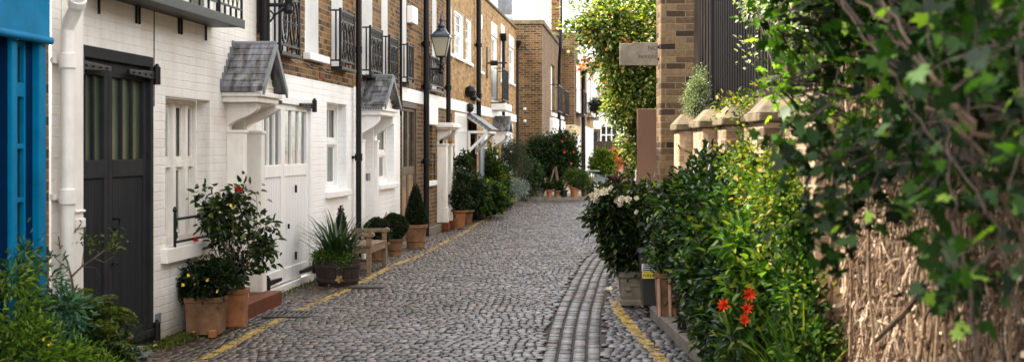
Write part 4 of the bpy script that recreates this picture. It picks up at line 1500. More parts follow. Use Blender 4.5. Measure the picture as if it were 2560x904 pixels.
def far_buildings():
    grp = 'buildings closing the far end'
    # projecting brown block
    a = CS * 47.25
    o1 = .84
    h = house('brick_block', 'tall dark brick block standing out behind the far pots', a, grp)
    wins = [(CS * 52.1, CS * 54.3, 2.95, 4.75, .1), (CS * 56.9, CS * 59.3, 2.95, 4.75, .1)]
    e = CS * 60.0
    m = wall_mesh(MB(), a, e, -.05, 5.75, wins + [(CS * 51.6, CS * 54.6, .1, 2.2, .12), (CS * 57.2, CS * 59.5, .1, 2.2, .12)])
    reveals(m, wins + [(CS * 51.6, CS * 54.6, .1, 2.2, .12), (CS * 57.2, CS * 59.5, .1, 2.2, .12)])
    m.v = [(x, y - o1, z) for x, y, z in m.v]
    m.quad((a, -o1, -.05), (a, 4, -.05), (a, 4, 5.75), (a, -o1, 5.75))
    m.build('wall', M['far_brick'], h)
    c = MB().hb(a - .06, e, -4, o1 + .07, 5.75, 5.90)
    c.build('parapet_coping', M['coping'], h, bevel=.02)
    for (x0, x1, z0, z1, _) in wins:
        w = MB()
        w.hb(x0, x1, o1 - .16, o1 - .10, z0, z1)
        w.build('window', M['white'], h)
        b = MB()
        b.hb(x0 - .1, x1 + .1, o1 - .02, o1 + .10, z0 - .12, z0)
        b.build('sill', M['white'], h, bevel=.01)
        r = MB()
        o = o1 + .28
        r.tube([(x0 - .2, -o1, z0 + 1.0), (x0 - .2, -o, z0 + 1.0), (x1 + .2, -o, z0 + 1.0), (x1 + .2, -o1, z0 + 1.0)], .02, 4)
        r.tube([(x0 - .2, -o1, z0 + .05), (x0 - .2, -o, z0 + .05), (x1 + .2, -o, z0 + .05), (x1 + .2, -o1, z0 + .05)], .02, 4)
        for k in range(18):
            x = x0 - .2 + (x1 - x0 + .4) * k / 17
            r.tube([(x, -o, z0 + .05), (x, -o, z0 + 1.0)], .012, 4)
        r.build('balcony_railing', M['iron'], h)
    for (x0, x1) in ((CS * 51.6, CS * 54.6), (CS * 57.2, CS * 59.5)):
        MB().hb(x0, x1, o1 - .16, o1 - .10, .1, 2.2).build('door', M['white'], h)
        MB().hb(x0 - .25, x1 + .25, o1 - .05, o1 + .14, 2.15, 2.75).build('lintel', M['white'], h, bevel=.02)
    b = MB()
    b.tube([(CS * 55.6, -o1 - .1, 0), (CS * 55.6, -o1 - .1, 4.4), (CS * 55.4, -o1 - .12, 5.0), (CS * 54.8, -o1 - .2, 5.5), (CS * 54.8, -o1 - .2, 6.6)], .07, 8)
    b.build('downpipe', M['pipe_black'], h, smooth=True)
    b = MB()
    b.tube([(a - .08, -.02, 0), (a - .08, -.02, 4.96)], .06, 8)
    b.lathe([(.06, 0), (.13, .18), (.13, .25)], (a - .1, -.02, 4.95), 4, square=True)
    b.build('downpipe', M['pipe_black'], h, smooth=True)
    for z in (2.95, 2.55):
        MB().lathe([(.0, -.05), (.05, -.03), (.05, .03), (0, .05)], (a - .06, -.28, z), 8).build('wall_fitting', M['white'], h)
    # second pier block
    G0 = CS * 59.55
    oG = 1.19
    h = house('brick_block', 'narrow brick pier block, pale yellow brick below, past the white lintels', G0, grp)
    oG1 = (2.61 + 4.1 - .09 * 59.5) / CS
    m = MB()
    m.quad((G0, -o1 - .003, 2.62), (G0, -oG1, 2.62), (G0, -oG1, 6.35), (G0, -o1 - .003, 6.35))
    m.quad((G0, -oG1, 2.62), (CS * 66, -oG1, 2.62), (CS * 66, -oG1, 6.35), (G0, -oG1, 6.35))
    m.build('upper_wall', M['far_brick'], h)
    m = MB()
    m.hb(G0 - .03, G0 + 6, o1, oG1 + .03, -.05, 2.60)
    m.build('wall', M['pale_brick'], h, bevel=.01)
    MB().hb(G0 - .05, CS * 66, -2, oG1 + .06, 6.35, 6.47).build('parapet_coping', M['coping'], h)
    for (z0, z1) in ((.4, 2.2), (3.2, 5.2)):
        MB().hb(CS * 60.6, CS * 64.0, oG1 + .032, oG1 + .06, z0, z1).build('window', M['white'], h)
    r = MB()
    r.hb(CS * 60.5, CS * 64.2, oG1 + .03, oG1 + .36, 3.05, 3.12)
    for k in range(20):
        x = CS * 60.5 + k * 3.7 / 19
        r.tube([(x, -oG1 - .34, 3.1), (x, -oG1 - .34, 4.1)], .015, 4)
    r.tube([(CS * 60.5, -oG1, 4.1), (CS * 60.5, -oG1 - .34, 4.1), (CS * 64.2, -oG1 - .34, 4.1)], .02, 4)
    r.build('balcony_railing', M['iron'], h)
    downpipe(h, CS * 65.4, 0, 6.3, .10, oG1 + .15, collars=())
    # brick row beyond
    H0 = CS * 66.02
    h = house('brick_house', 'pinkish brick house with tall white windows and a planted balcony far down the lane', H0, grp)
    e = CS * 84
    m = MB()
    m.quad((H0, -oG1, 2.75), (e, -oG1, 2.75), (e, -oG1, 6.0), (H0, -oG1, 6.0))
    m.build('upper_wall', M['yellow_brick'], h)
    MB().hb(H0, e, 0, oG1 + .03, -.05, 2.74).build('wall', M['render_white'], h)
    MB().hb(H0, e, -3, oG1 + .08, 6.0, 6.12).build('parapet_coping', M['coping'], h)
    for (s, q) in ((67.5, 70), (73, 76), (78.5, 82)):
        MB().hb(CS * s, CS * q, oG1 + .003, oG1 + .05, 3.5, 5.5).build('window', M['white'], h, bevel=.01)
    for (s, q) in ((68, 71), (74, 77)):
        w = MB().hb(CS * s, CS * q, oG1 + .032, oG1 + .06, .3, 2.1).build('door', M['white'], h)
    r = MB()
    bx0, bx1 = CS * 73.0, CS * 78
    r.hb(bx0, bx1, oG1 + .01, oG1 + .5, 3.15, 3.22)
    for k in range(24):
        x = bx0 + (bx1 - bx0) * k / 23
        r.tube([(x, -oG1 - .48, 3.2), (x, -oG1 - .48, 3.95)], .018, 4)
    for k in range(5):
        o = oG1 + .48 * k / 4
        r.tube([(bx0, -o, 3.2), (bx0, -o, 3.95)], .018, 4)
    r.tube([(bx0, -oG1, 3.95), (bx0, -oG1 - .48, 3.95), (bx1, -oG1 - .48, 3.95)], .025, 4)
    bo = r.build('balcony_railing', M['iron'], h)
    # white house across the end
    t = thing('white_house', 'white rendered house across the end of the lane, behind the dark fence', 'house', (4.55, 84, 0), grp)
    m = MB()
    win = [(5.38, 6.1, 3.95, 5.35), (5.25, 6.2, 1.9, 2.95)]
    xs = sorted({4.55, 9.5} | {w_[i] for w_ in win for i in (0, 1)})
    zs = sorted({0, 8.0} | {w_[i] for w_ in win for i in (2, 3)})
    for i in range(len(xs) - 1):
        for j in range(len(zs) - 1):
            cx, cz = (xs[i] + xs[i + 1]) / 2, (zs[j] + zs[j + 1]) / 2
            if not any(w_[0] < cx < w_[1] and w_[2] < cz < w_[3] for w_ in win):
                m.quad((xs[i], 84, zs[j]), (xs[i + 1], 84, zs[j]), (xs[i + 1], 84, zs[j + 1]), (xs[i], 84, zs[j + 1]))
    m.quad((4.55, 84, 0), (4.55, 95, 0), (4.55, 95, 8), (4.55, 84, 8))
    m.build('wall', M['render_white'], t)
    for (x0, x1, z0, z1) in win:
        w = MB()
        for k in range(4):
            x = x0 + (x1 - x0) * k / 3
            w.box(x - .035, x + .035, 83.97, 84.1, z0, z1)
        for k in range(3):
            z = z0 + (z1 - z0) * k / 2
            w.box(x0, x1, 83.965, 84.09, z - .035, z + .035)
        wo = w.build('window', M['white'], t)
        MB().box(x0, x1, 84.06, 84.08, z0, z1).build('pane', M['dark_room'], wo)
    b = MB()
    b.box(4.62, 5.05, 83.0, 84, 0, 1.35)
    b.prism([(4.35, 2.75), (5.2, 2.75), (5.2, 2.9), (4.35, 2.95)], 'y', 82.8, 84)
    b.build('porch', M['render_far'], t)
    MB().box(4.75, 4.98, 82.95, 82.99, .3, 2.6).build('porch_door', M['dark_room'], t)
    MB().box(5.15, 5.2, 82.85, 83.99, 0, 2.75).build('porch_post', M['render_white'], t)
    # set-back storey showing over the roofs
    t = thing('white_house', 'tall white rendered storey with a dark window, rising over the end roofs', 'house', (1.0, 62.5, 5.2), grp)
    m = MB()
    m.box(.05, 4.6, 62.5, 67, 5.2, 12)
    m.box(-2.2, .0, 62.9, 67, 5.2, 12)
    m.build('wall', M['render_white'], t)
    MB().box(-.62, .02, 62.80, 62.88, 7.55, 9.2).build('window', M['roof_grey'], t)
    w = MB().raw([(-.75, 62.4, 7.4), (.04, 62.4, 7.4), (.10, 61.8, 6.55), (-.75, 61.8, 6.55), (-.75, 62.8, 6.5), (.1, 62.8, 6.5)], [(0, 1, 2, 3), (3, 2, 5, 4)])
    w.build('slate_slope', M['roof_grey'], t)
    MB().box(1.2, 1.23, 62.47, 62.499, 5.5, 11).build('render_joint', M['lead'], t)
    t = thing('chimney_stack', 'tall brown brick chimney stack against the white storey', 'chimney', (1.85, 61.3, 5), grp)
    MB().box(1.69, 2.05, 61.0, 61.6, 5.0, 9.5).build('stack', M['brown_brick'], t)
    b = MB().tube([(2.12, 61.2, 5.0), (2.12, 61.2, 9.5)], .05, 8)
    b.build('flue_pipe', M['pipe_black'], t)
    # dark fence with its post
    t = thing('board_fence', 'dark close-boarded fence below the white house', 'fence', (5.2, 76, 0), None)
    MB().box(4.42, 5.68, 76, 76.05, 0, 2.02).build('board_panel', M['fence_boards'], t)
    MB().box(5.70, 5.93, 75.9, 76.1, 0, 2.25).build('post', M['stone'], t, bevel=.02)
    MB().box(5.94, 7.6, 76, 76.05, 0, 2.05).build('board_panel', M['fence_boards'], t)
    # far lantern on the brick row
    t = thing('wall_lantern', 'small far lantern beside the planted balcony', 'lantern', (4.5, 73, 4.0), 'wall lanterns along the mews')
    c = at(1501, 232, 73)
    b = MB()
    b.tube([(c.x + .1, 73.0, 3.75), (c.x, 73, 3.9), (c.x, 73, 4.1)], .03, 5)
    b.tube([(c.x - .5, 73.0, 3.75), (c.x + .12, 73.0, 3.75)], .03, 5)
    b.build('bracket', M['iron'], t)
    g = MB().lathe([(.10, 0), (.20, .42)], (c.x, 73, c.z - .25), square=True)
    g.build('pane', M['opal'], t)
    k = MB().lathe([(.24, 0), (.22, .06), (.10, .25), (.05, .35), (.06, .42), (.0, .6)], (c.x, 73, c.z + .17), 8)
    MB().lathe([(.05, -.1), (.10, 0)], (c.x, 73, c.z - .26), 6).build('lantern_base', M['lantern_top'], t)
    k.build('lantern_top', M['lantern_top'], t)


# ---------------------------------------------------------------- right-hand side
def lettering(txt, size, mat, parent, p, spacing=1.1):
    cu = bpy.data.curves.new('lettering', 'FONT')
    cu.body = txt
    cu.size = size
    cu.space_character = spacing
    tmp = bpy.data.objects.new('lettering', cu)
    me = bpy.data.meshes.new_from_object(tmp)
    bpy.data.objects.remove(tmp)
    bpy.data.curves.remove(cu)
    me.materials.clear()
    me.materials.append(M[mat])
    o = link('lettering', me, parent)
    off = OFF[parent.name]
    o.location = (p[0] - off[0], p[1] - off[1], p[2] - off[2])
    o.rotation_euler = (math.pi / 2, 0, 0)
    return o


def right_side():
    # tall brick pillar at the corner
    t = thing('brick_pillar', 'tall weathered brick pillar beside the rust-brown panel', 'pillar', (1.9, 16.5, 0))
    MB().box(1.70, 2.09, 16.3, 16.75, -.05, 5.2).build('shaft', M['pillar_brick'], t, bevel=.012)
    # low wall with capped piers
    t = thing('garden_wall', 'low brick garden wall with stone-capped piers under the shrubs', 'wall', (1.95, 12, 0))
    MB().box(1.95, 2.30, 8.3, 16.28, -.05, 1.86).build('wall', M['wall_brick'], t)
    MB().box(1.90, 2.34, 8.3, 16.28, 1.862, 1.93).build('wall_coping', M['coping'], t, bevel=.02)
    for Y in (8.45, 10.2, 12.0, 13.45, 15.35):
        b = MB().box(1.80, 2.25, Y, Y + .46, -.05, 1.84)
        p = b.build('pier', M['wall_brick'], t, bevel=.012)
        c = MB()
        c.box(1.76, 2.31, Y - .045, Y + .505, 1.842, 1.905)
        c.raw([(1.76, Y - .045, 1.905), (2.31, Y - .045, 1.905), (2.31, Y + .505, 1.905), (1.76, Y + .505, 1.905), (1.86, Y + .10, 2.02), (2.2, Y + .10, 2.02), (2.2, Y + .36, 2.02), (1.86, Y + .36, 2.02)],
              [(0, 1, 5, 4), (1, 2, 6, 5), (2, 3, 7, 6), (3, 0, 4, 7), (4, 5, 6, 7)])
        c.build('pier_cap', M['coping'], p, bevel=.012)
    # iron railing above the wall
    t = thing('railing', 'tall black iron bar railing standing behind the wall piers', 'railing', (2.27, 12.5, 1.93))
    b = MB()
    Y = 8.6
    while Y < 15.9:
        b.tube([(2.27, Y, 2.13), (2.27, Y, 4.4)], .014, 5)
        Y += .165
    for k in range(5):
        b.tube([(2.11 + k * .032, 15.98, 2.16), (2.11 + k * .032, 15.98, 4.4)], .008, 5)
    b.build('bars', M['iron'], t)
    b = MB()
    b.box(2.25, 2.30, 8.5, 15.95, 2.12, 2.165)
    b.box(2.24, 2.31, 15.92, 15.99, 1.94, 4.5)
    b.box(2.24, 2.31, 11.9, 11.96, 1.94, 4.5)
    b.box(2.10, 2.28, 15.96, 16.0, 2.14, 2.18)
    b.build('rail', M['iron'], t)
    t = MB()  # boards added to make the dark background behind the bars
    for k in range(52):
        Y = 8.4 + k * .145
        t.box(2.42, 2.44, Y, Y + (.1445 if k % 12 else .120), 1.9, 4.6)
    t.box(2.095, 3.6, 16.55, 16.57, 1.9, 5.0)  # return panel added to close the bright gap by the pillar
    o = t.build('board_screen', M['screen_boards'], None)
    tag(o, 'dark upright board screen behind the iron railing', 'screen')
    # rust brown panel
    t = thing('door_panel', 'plain rust-brown panel standing open beside the brick pillar', 'panel', (1.73, 18, 0))
    MB().box(1.585, 1.86, 18.0, 18.05, .1, 2.146).build('panel', M['rust_panel'], t, bevel=.004)
    MB().box(1.66, 1.663, 17.995, 18.0, 1.0, 1.25).build('drip_mark', M['white_label'], t)
    o = MB().prism([(1.50, .98), (1.60, .98), (1.60, 1.40)], 'y', 18.3, 18.32).build('board_offcut', M['white'], None)
    tag(o, 'small white triangular board leaning behind the brown panel', 'board')
    # sign
    t = thing('sign_board', 'weathered hanging sign board with faded lettering on the pillar', 'sign', (1.46, 16.42, 2.6))
    b = MB()
    rng = random.Random(3)
    top = [(1.243 + .44 * k / 14, 2.868 - (rng.uniform(.0, .025) if k < 7 else .004)) for k in range(15)]
    b.prism([(1.243, 2.604), (1.683, 2.600)] + top[::-1], 'y', 16.40, 16.44)
    b.build('board', M['sign'], t, bevel=.004)
    b = MB()
    b.box(1.68, 1.705, 16.39, 16.45, 2.66, 2.69)
    b.box(1.68, 1.705, 16.39, 16.45, 2.80, 2.83)
    b.build('fixing', M['iron'], t)
    for (txt, x, z, s) in (('NO', 1.565, 2.78, .07), ('PARKING', 1.455, 2.685, .055)):
        lettering(txt, s, 'sign_letter', t, (x, 16.397, z))

    # wall covered in dead creeper
    t = thing('creeper_wall', 'tall wall matted with dry tan creeper stems', 'wall', (2.0, 6.3, 0))
    MB().box(2.0, 2.6, 3.0, 8.29, -.05, 3.9).build('wall', M['bark_dark'], t)  # dark wall colour stands for the shadow between the strands
    rng = np.random.default_rng(11)
    n = 42000
    Y = rng.uniform(3.4, 8.3, n)
    Z = rng.uniform(.0, 3.8, n)
    X = 2.0 - np.abs(rng.normal(0, .04, n)) - .02 * rng.uniform(0, 1, n)
    P = np.stack([X, Y, Z], -1).astype(np.float32)
    ang = rng.normal(0, .55, n)
    D = np.stack([rng.normal(-.02, .13, n), np.sin(ang), -np.cos(ang)], -1)
    tv = np.array([(0, .5, 0), (.35, .42, .06), (.7, .3, -.02), (1, .1, .03), (1, -.1, .03), (.7, -.3, -.02), (.35, -.42, .06), (0, -.5, 0)], dtype=np.float32)
    V, Fc = leaves(P, D, rng.uniform(.06, .30, n), rng.uniform(.0022, .0060, n), rng, (tv, BLADE[1]), .8, (-1, 0, 0))
    n2 = 9000
    P2 = np.stack([2.0 - np.abs(rng.normal(.02, .07, n2)), rng.uniform(3.4, 8.3, n2), rng.uniform(0, 3.8, n2)], -1).astype(np.float32)
    D2 = np.stack([rng.normal(-.5, .5, n2), rng.normal(0, .8, n2), rng.normal(-.6, .5, n2)], -1)
    V2, F2 = leaves(P2, D2, rng.uniform(.02, .06, n2), rng.uniform(.010, .024, n2), rng, OVAL, .9)
    o = mesh_np('dry_creeper', V, Fc, M['twig'], t)
    tag(o, kind='stuff')
    F2 = F2
    o = mesh_np('dead_leaves', V2, F2, M['twig'], t)
    tag(o, kind='stuff')
    b = MB()
    for k in range(16):                       # the thicker vine stems hanging down the wall
        y0 = rng.uniform(4.5, 8.6)
        pts = []
        yy = y0
        for j in range(9):
            z = 3.6 - j * .45
            yy += rng.normal(0, .10)
            pts.append((1.90 - rng.uniform(0, .09), yy, max(.02, z)))
        b.tube(pts, [rng.uniform(.005, .012) for _ in range(9)], 5)
    b.build('vine_stem', M['bark'], t)
    o = MB().tube([at(1985, 655, 9.0), at(2060, 700, 8.8), at(2135, 750, 8.4), at(2180, 790, 8.1)], [.016, .022, .02, .012], 7).build('fallen_branch', M['bark_tan'], None, smooth=True)
    tag(o, 'pale broken branch slanting out of the grass blades', 'branch')
    o = MB().tube([at(2330, 690, 6.4), at(2270, 770, 6.3), at(2190, 850, 6.6)], [.012, .016, .010], 7).tube([at(2330, 690, 6.4), at(2345, 730, 6.2), at(2310, 800, 6.2)], [.012, .011, .006], 7).build('fallen_branch', M['bark_tan'], None, smooth=True)
    tag(o, 'tan forked stick propped against the dry creeper', 'branch')


def garden_fence_far():
    # what stands further along the right side: fence and hedge, seen through gaps and in the windows
    t = thing('board_fence', 'tan board fence running up the right side behind the climber', 'fence', (3.3, 26, 0))
    MB().box(3.35, 3.40, 17.2, 38, 0, 1.9).build('board_panel', boards('tan_fence_boards', (.30, .19, .11), .14, .8, .3, axis=1), t)
    for k in range(11):
        MB().box(3.401, 3.50, 17.3 + k * 1.9, 17.42 + k * 1.9, 0, 2.0).build('post', M['bench'], t)
    shrub('garden_hedge', 'tall green garden hedge behind the tan fence', 'hedge', (4.0, 22, 0), [(4.2, 30, 3.0, .8, 3.0, 2.2, 1), (4.4, 36, 3.0, .8, 3.0, 2.2, 1), (4.2, 19, 3.0, .8, 2.8, 2.0, 1), (4.2, 24, 3.1, .8, 2.8, 2.2, 1)], 800, 26, .15, .085, 'lf_bright', 77, spread=.18, nstem=6, stem_r=.03)


def climber():
    """the sunlit climbing shrub over the end of the right-hand wall"""
    base = (3.35, 31, 0)
    blobs = [(2.72, 30.5, 4.15, 1.0, 1.0, .9, 3.2), (3.0, 30.5, 3.0, .85, .9, .9, 2.4), (2.95, 30.8, 1.9, .62, .8, .9, 1.8), (2.05, 30.0, 4.25, .60, .6, .50, .9), (2.15, 30.2, 3.35, .28, .5, .45, .5),
             (2.95, 30.8, .9, .45, .6, .55, .6), (1.55, 29.8, 4.2, .30, .4, .18, .12), (2.4, 30.4, 2.6, .45, .6, .55, .9), (3.4, 30.5, 4.6, .6, .8, .6, 1.0)]
    t, C, rng = shrub('climbing_shrub', 'sunlit climbing shrub with orange-red bracts spilling over the sign', 'climber', base, blobs, 1300, 30, .088, .05, 'lf_climb', 21, spread=.085, nstem=16, stem_r=.028, stem_mat='bark', tilt=.8)
    # long sprays reaching out to the left
    sp = [(1560, 60, 1400, 70), (1540, 90, 1408, 82), (1530, 110, 1440, 66), (1560, 40, 1425, 16), (1530, 130, 1446, 165), (1540, 140, 1462, 190), (1520, 75, 1462, 40), (1500, 100, 1440, 120)]
    mb = MB()
    PP = []
    for (x0, y0, x1, y1) in sp:
        a, b = at(x0, y0, 30), at(x1, y1, 29.6)
        pts = curve_pts(a, b, rng, .10, .04, 8)
        mb.tube(pts, [.012 - .0012 * k for k in range(8)], 4)
        for k in range(70):
            q = rng.uniform(.25, 1)
            i = min(6, int(q * 7))
            p = pts[i].lerp(pts[i + 1], q * 7 - i)
            PP.append((p.x + rng.normal() * .09, p.y + rng.normal() * .09, p.z + rng.normal() * .07))
    mb.build('spray_stem', M['bark'], t)
    PP = np.array(PP, dtype=np.float32)
    V, Fc = leaves(PP, rng.normal(0, 1, PP.shape) + np.array([-.5, 0, -.2]), np.full(len(PP), .10), np.full(len(PP), .06), rng)
    mesh_np('foliage', V, Fc, M['lf_climb'], t)
    # orange bracts gathered in the upper half and at the ends of two sprays
    pk = [c for c in C if c[2] > 3.5]
    ctr = [pk[i] for i in rng.permutation(len(pk))[:60]] + [tuple(at(1452, 160, 29.7)), tuple(at(1447, 172, 29.7)), tuple(at(1470, 156, 29.8)), tuple(at(1478, 162, 29.8))]
    ctr = np.array(ctr, dtype=np.float32)
    n = 9
    P = np.repeat(ctr, n, 0) + rng.normal(0, .055, (len(ctr) * n, 3)) + np.array([0, -.12, 0])
    V, Fc = leaves(P.astype(np.float32), rng.normal(0, 1, P.shape), np.full(len(P), .075), np.full(len(P), .055), rng)
    tag(mesh_np('bracts', V, Fc, M['lf_orange'], t), kind='stuff')


def right_plants():
    S = shrub
    # dense dark shrub against the piers
    S('glossy_shrub', 'large dark glossy shrub in front of the capped piers', 'shrub', (1.78, 13.0, .07),
      [(1.66, 12.9, 1.05, .26, .9, .40, 3), (1.72, 12.6, .55, .25, .9, .45, 2), (1.70, 12.0, 1.22, .24, .6, .36, 2), (1.60, 13.6, .98, .22, .4, .30, 1)],
      430, 30, .062, .034, 'lf_dark', 31, spread=.055, nstem=20, extra=('lf_bright', .10))
    S('glossy_shrub', 'dark bushy shrub rising behind the long terracotta planters', 'shrub', (1.5, 12.3, .07),
      [(1.47, 12.0, .84, .20, .5, .24, 2), (1.56, 11.6, 1.0, .24, .5, .28, 2), (1.62, 11.3, 1.15, .22, .5, .30, 1), (1.68, 11.6, .5, .18, .5, .35, 1)],
      270, 30, .055, .030, 'lf_dark', 32, spread=.045, nstem=14, extra=('lf_mid', .15))
    S('leafy_shrub', 'lowest dark leafy shrub at the kerb, orange flowers beside it', 'shrub', (1.60, 10.2, .07),
      [(1.56, 10.1, .42, .23, .7, .36, 3), (1.62, 9.6, .75, .26, .6, .33, 2), (1.46, 10.7, .66, .16, .4, .26, 1)],
      330, 30, .060, .034, 'lf_dark', 33, spread=.05, nstem=14, extra=('lf_mid', .22))
    S('yellow_climber', 'sunlit yellow-green climber scrambling over the brick piers', 'climber', (1.86, 10.8, .07),
      [(1.78, 10.9, 1.45, .14, .5, .26, .5), (1.79, 10.0, 1.30, .16, .6, .38, 1.2), (1.78, 9.3, .98, .15, .5, .40, 2.0), (1.70, 9.0, 1.25, .15, .5, .3, 1)],
      330, 22, .042, .024, 'lf_yellow', 34, spread=.055, nstem=26, stem_mat='bark_tan', extra=('lf_bright', .5))
    S('wall_top_climber', 'pale dry climber trailing along the wall top below the railing', 'climber', (2.05, 12.6, 1.95),
      [(2.0, 12.6, 2.02, .14, .7, .06, 2), (2.02, 11.2, 2.08, .16, .8, .10, 2), (1.90, 12.0, 1.9, .08, .5, .14, 1)],
      60, 14, .045, .020, 'lf_yellow', 35, spread=.05, nstem=40, stem_mat='bark_tan', stem_r=.006)
    S('grey_bush', 'small grey-green rounded bush on top of the wall by the pillar', 'shrub', (2.0, 15.5, 1.93),
      [(2.02, 15.55, 2.22, .12, .14, .20, 2), (1.98, 15.5, 2.08, .10, .12, .14, 1), (2.08, 15.6, 2.42, .06, .08, .12, .6)], 150, 34, .020, .012, 'lf_greygreen', 36, spread=.028, nstem=14, stem_r=.004)
    S('railing_vine', 'pale variegated vine hanging through the black railing', 'vine', (2.2, 11.0, 1.95),
      [(2.20, 12.9, 2.95, .08, .35, .12, 1.4), (2.20, 11.6, 2.85, .12, .8, .16, 3), (2.2, 10.6, 2.70, .14, .8, .22, 3), (2.2, 13.2, 2.5, .05, .12, .28, .8)],
      75, 15, .042, .025, 'lf_pale', 37, spread=.055, nstem=24, stem_r=.005, stem_mat='bark_tan')
    S('purple_bush', 'purple-black leaved bush at the foot of the brown panel', 'shrub', (1.42, 18.9, .0),
      [(1.42, 18.6, .95, .26, .4, .26, 2), (1.55, 18.4, .70, .25, .4, .22, 2)], 130, 24, .085, .035, 'lf_purple', 38, spread=.06, nstem=10)
    # white camellia in the stone urn
    c = (1.30, 15.05, 0)
    pot('stone_urn', 'mossy square stone urn under the white-flowered shrub', c, [(.155, 0), (.155, .05), (.135, .06), (.15, .10), (.165, .27), (.165, .285), (.19, .30), (.19, .355), (.16, .355), (.155, .31)], 'urn_stone', square=True, cat='urn')
    u = MB()
    for s in (-1, 1):
        u.lathe([(.0, -.045), (.035, -.02), (.04, 0), (.03, .03), (0, .05)], (1.30 + s * .08, 14.905, .18), 8)
    u.tube([(1.20, 14.897, .235), (1.25, 14.893, .215), (1.30, 14.891, .205), (1.35, 14.893, .215), (1.40, 14.897, .235)], .012, 6)
    u.build('swag_relief', M['urn_stone'], bpy.data.objects['stone_urn'], smooth=True)
    t, C, rng = S('white_flower_shrub', 'dark evergreen shrub with white flowers growing in the stone urn', 'shrub', (1.30, 15.05, .31),
                  [(1.22, 15.0, .78, .34, .40, .28, 3), (1.08, 14.9, .98, .26, .3, .22, 1.6), (1.42, 15.0, 1.02, .26, .35, .24, 1.6), (1.25, 15.0, .50, .24, .25, .16, 1.2), (.98, 14.8, 1.10, .14, .2, .12, .5)],
                  330, 22, .070, .036, 'lf_camellia', 41, spread=.05, nstem=18, extra=('lf_mid', .10))
    for (px, py, r) in ((1482, 492, .075), (1497, 483, .07), (1512, 480, .075), (1492, 500, .06), (1545, 503, .06), (1556, 498, .07), (1572, 500, .065), (1590, 496, .05), (1593, 530, .045), (1552, 512, .05), (1528, 470, .05)):
        flower(at(px, py, 14.45 + .12 * rng.random()), r * .72, 'white_petal', t, rng, 8, .5, .75, (rng.normal() * .4 - .3, -1, .5), True)
    for (px, py) in ((1640, 488), (1628, 591), (1649, 533)):
        flower(at(px, py, 14.4), .028, 'red_petal', t, rng, 7, .8, .8, None, True)
    # small waste bin and the terracotta long planters
    t = thing('waste_bin', 'small black bin with a white and a yellow label behind the urn', 'bin', (1.44, 14.35, .075))
    b = MB()
    b.raw([(1.315, 14.2, .075), (1.565, 14.2, .075), (1.565, 14.45, .075), (1.315, 14.45, .075), (1.285, 14.17, .60), (1.595, 14.17, .60), (1.595, 14.48, .60), (1.285, 14.48, .60)],
          [(0, 3, 2, 1), (4, 5, 6, 7), (0, 1, 5, 4), (1, 2, 6, 5), (2, 3, 7, 6), (3, 0, 4, 7)])
    b.build('bin_body', M['bin'], t, bevel=.012)
    MB().prism([(1.265, .602), (1.615, .602), (1.60, .635), (1.44, .655), (1.28, .635)], 'y', 14.14, 14.5).build('lid', M['bin_lid'], t, bevel=.01)
    w = MB().box(1.293, 1.42, 14.160, 14.168, .425, .50)
    lw = w.build('label', M['white_label'], t)
    tag(lw, 'white label on the bin')
    k = MB()
    for j in range(4):
        k.box(1.30 + j * .004, 1.41, 14.156, 14.159, .434 + j * .018, .443 + j * .018)
    k.build('print', M['black_print'], lw)
    ly = MB().box(1.297, 1.44, 14.163, 14.172, .355, .42).build('label', M['yellow_label'], t)
    tag(ly, 'yellow label on the bin')
    lettering('ABLE', .05, 'black_print', ly, (1.302, 14.160, .37))
    for (x, Y, lab) in ((1.47, 13.35, 'tall ribbed terracotta planter beside the bin'), (1.62, 12.75, 'ribbed terracotta planter half hidden under dark leaves')):
        t = pot('terracotta_planter', lab, (x, Y, .075), [(.10, 0), (.12, .36), (.135, .365), (.135, .41), (.11, .41), (.105, .37)], 'terracotta_old', 'ribbed terracotta planters by the bin', square=True)
        r = MB()
        for k in range(3):
            xx = x - .105 + k * .10
            r.tube([(xx + .01, Y - .11, .08), (xx, Y - .13, .44)], .016, 8)
        r.build('rib', M['terracotta_pale'], t, smooth=True)
    t = pot('black_pot', 'black plastic pot under the kerbside shrub', (1.55, 11.6, .075), [(.11, 0), (.14, .22), (.155, .22), (.155, .26), (.13, .26), (.125, .22)], 'bin')
    S('potted_plant', 'small fine-leaved plant in the tall ribbed planter beside the bin', 'plant', (1.47, 13.35, .46), [(1.45, 13.3, .58, .13, .14, .12, 1), (1.36, 13.6, .64, .09, .1, .08, .5)], 60, 20, .032, .016, 'lf_mid', 43, spread=.03, nstem=8, stem_r=.004)
    # lilies
    t = thing('lily', 'orange-red lily with four open blooms among dark leaves', 'flower', (1.34, 9.1, .07))
    rng = np.random.default_rng(9)
    mb = MB()
    for (px, py, r) in ((1812, 763, .062), (1872, 738, .066), (1866, 772, .052), (1862, 800, .050)):
        p = at(px, py, 8.75)
        flower(p, r, 'orange_petal', t, rng, 10, .8, .26, (rng.normal() * .3 - .2, -1, .35), True)
        mb.tube(curve_pts((1.42, 9.1, .07), p, rng, .02, .03, 6), .005, 5)
    mb.build('stem', M['lf_spike'], t)
    V, Fc, C = blob_leaves(rng, [(1.38, 8.9, .45, .12, .12, .25, 1)], 34, 5, .04, .11, .022, BLADE)
    mesh_np('foliage', V, Fc, M['lf_mid'], t)
    S('leafy_climber', 'sunlit green climber covering the foot of the nearest brick pier', 'climber', (1.75, 8.6, .07), [(1.72, 8.5, .72, .09, .26, .36, 2), (1.70, 8.2, .45, .10, .24, .30, 1.2), (1.76, 8.7, 1.15, .06, .2, .2, .8)], 150, 20, .045, .026, 'lf_mid', 57, spread=.045, nstem=16, stem_r=.005, extra=('lf_bright', .4))
    # grass blades
    strap_plant('grass_clump', 'clump of tall bright grass blades at the foot of the dry creeper wall', 'grass', (1.72, 8.35, .05), 150, .75, .013, 51, spread=.22, lean=.28, mat='lf_bright')
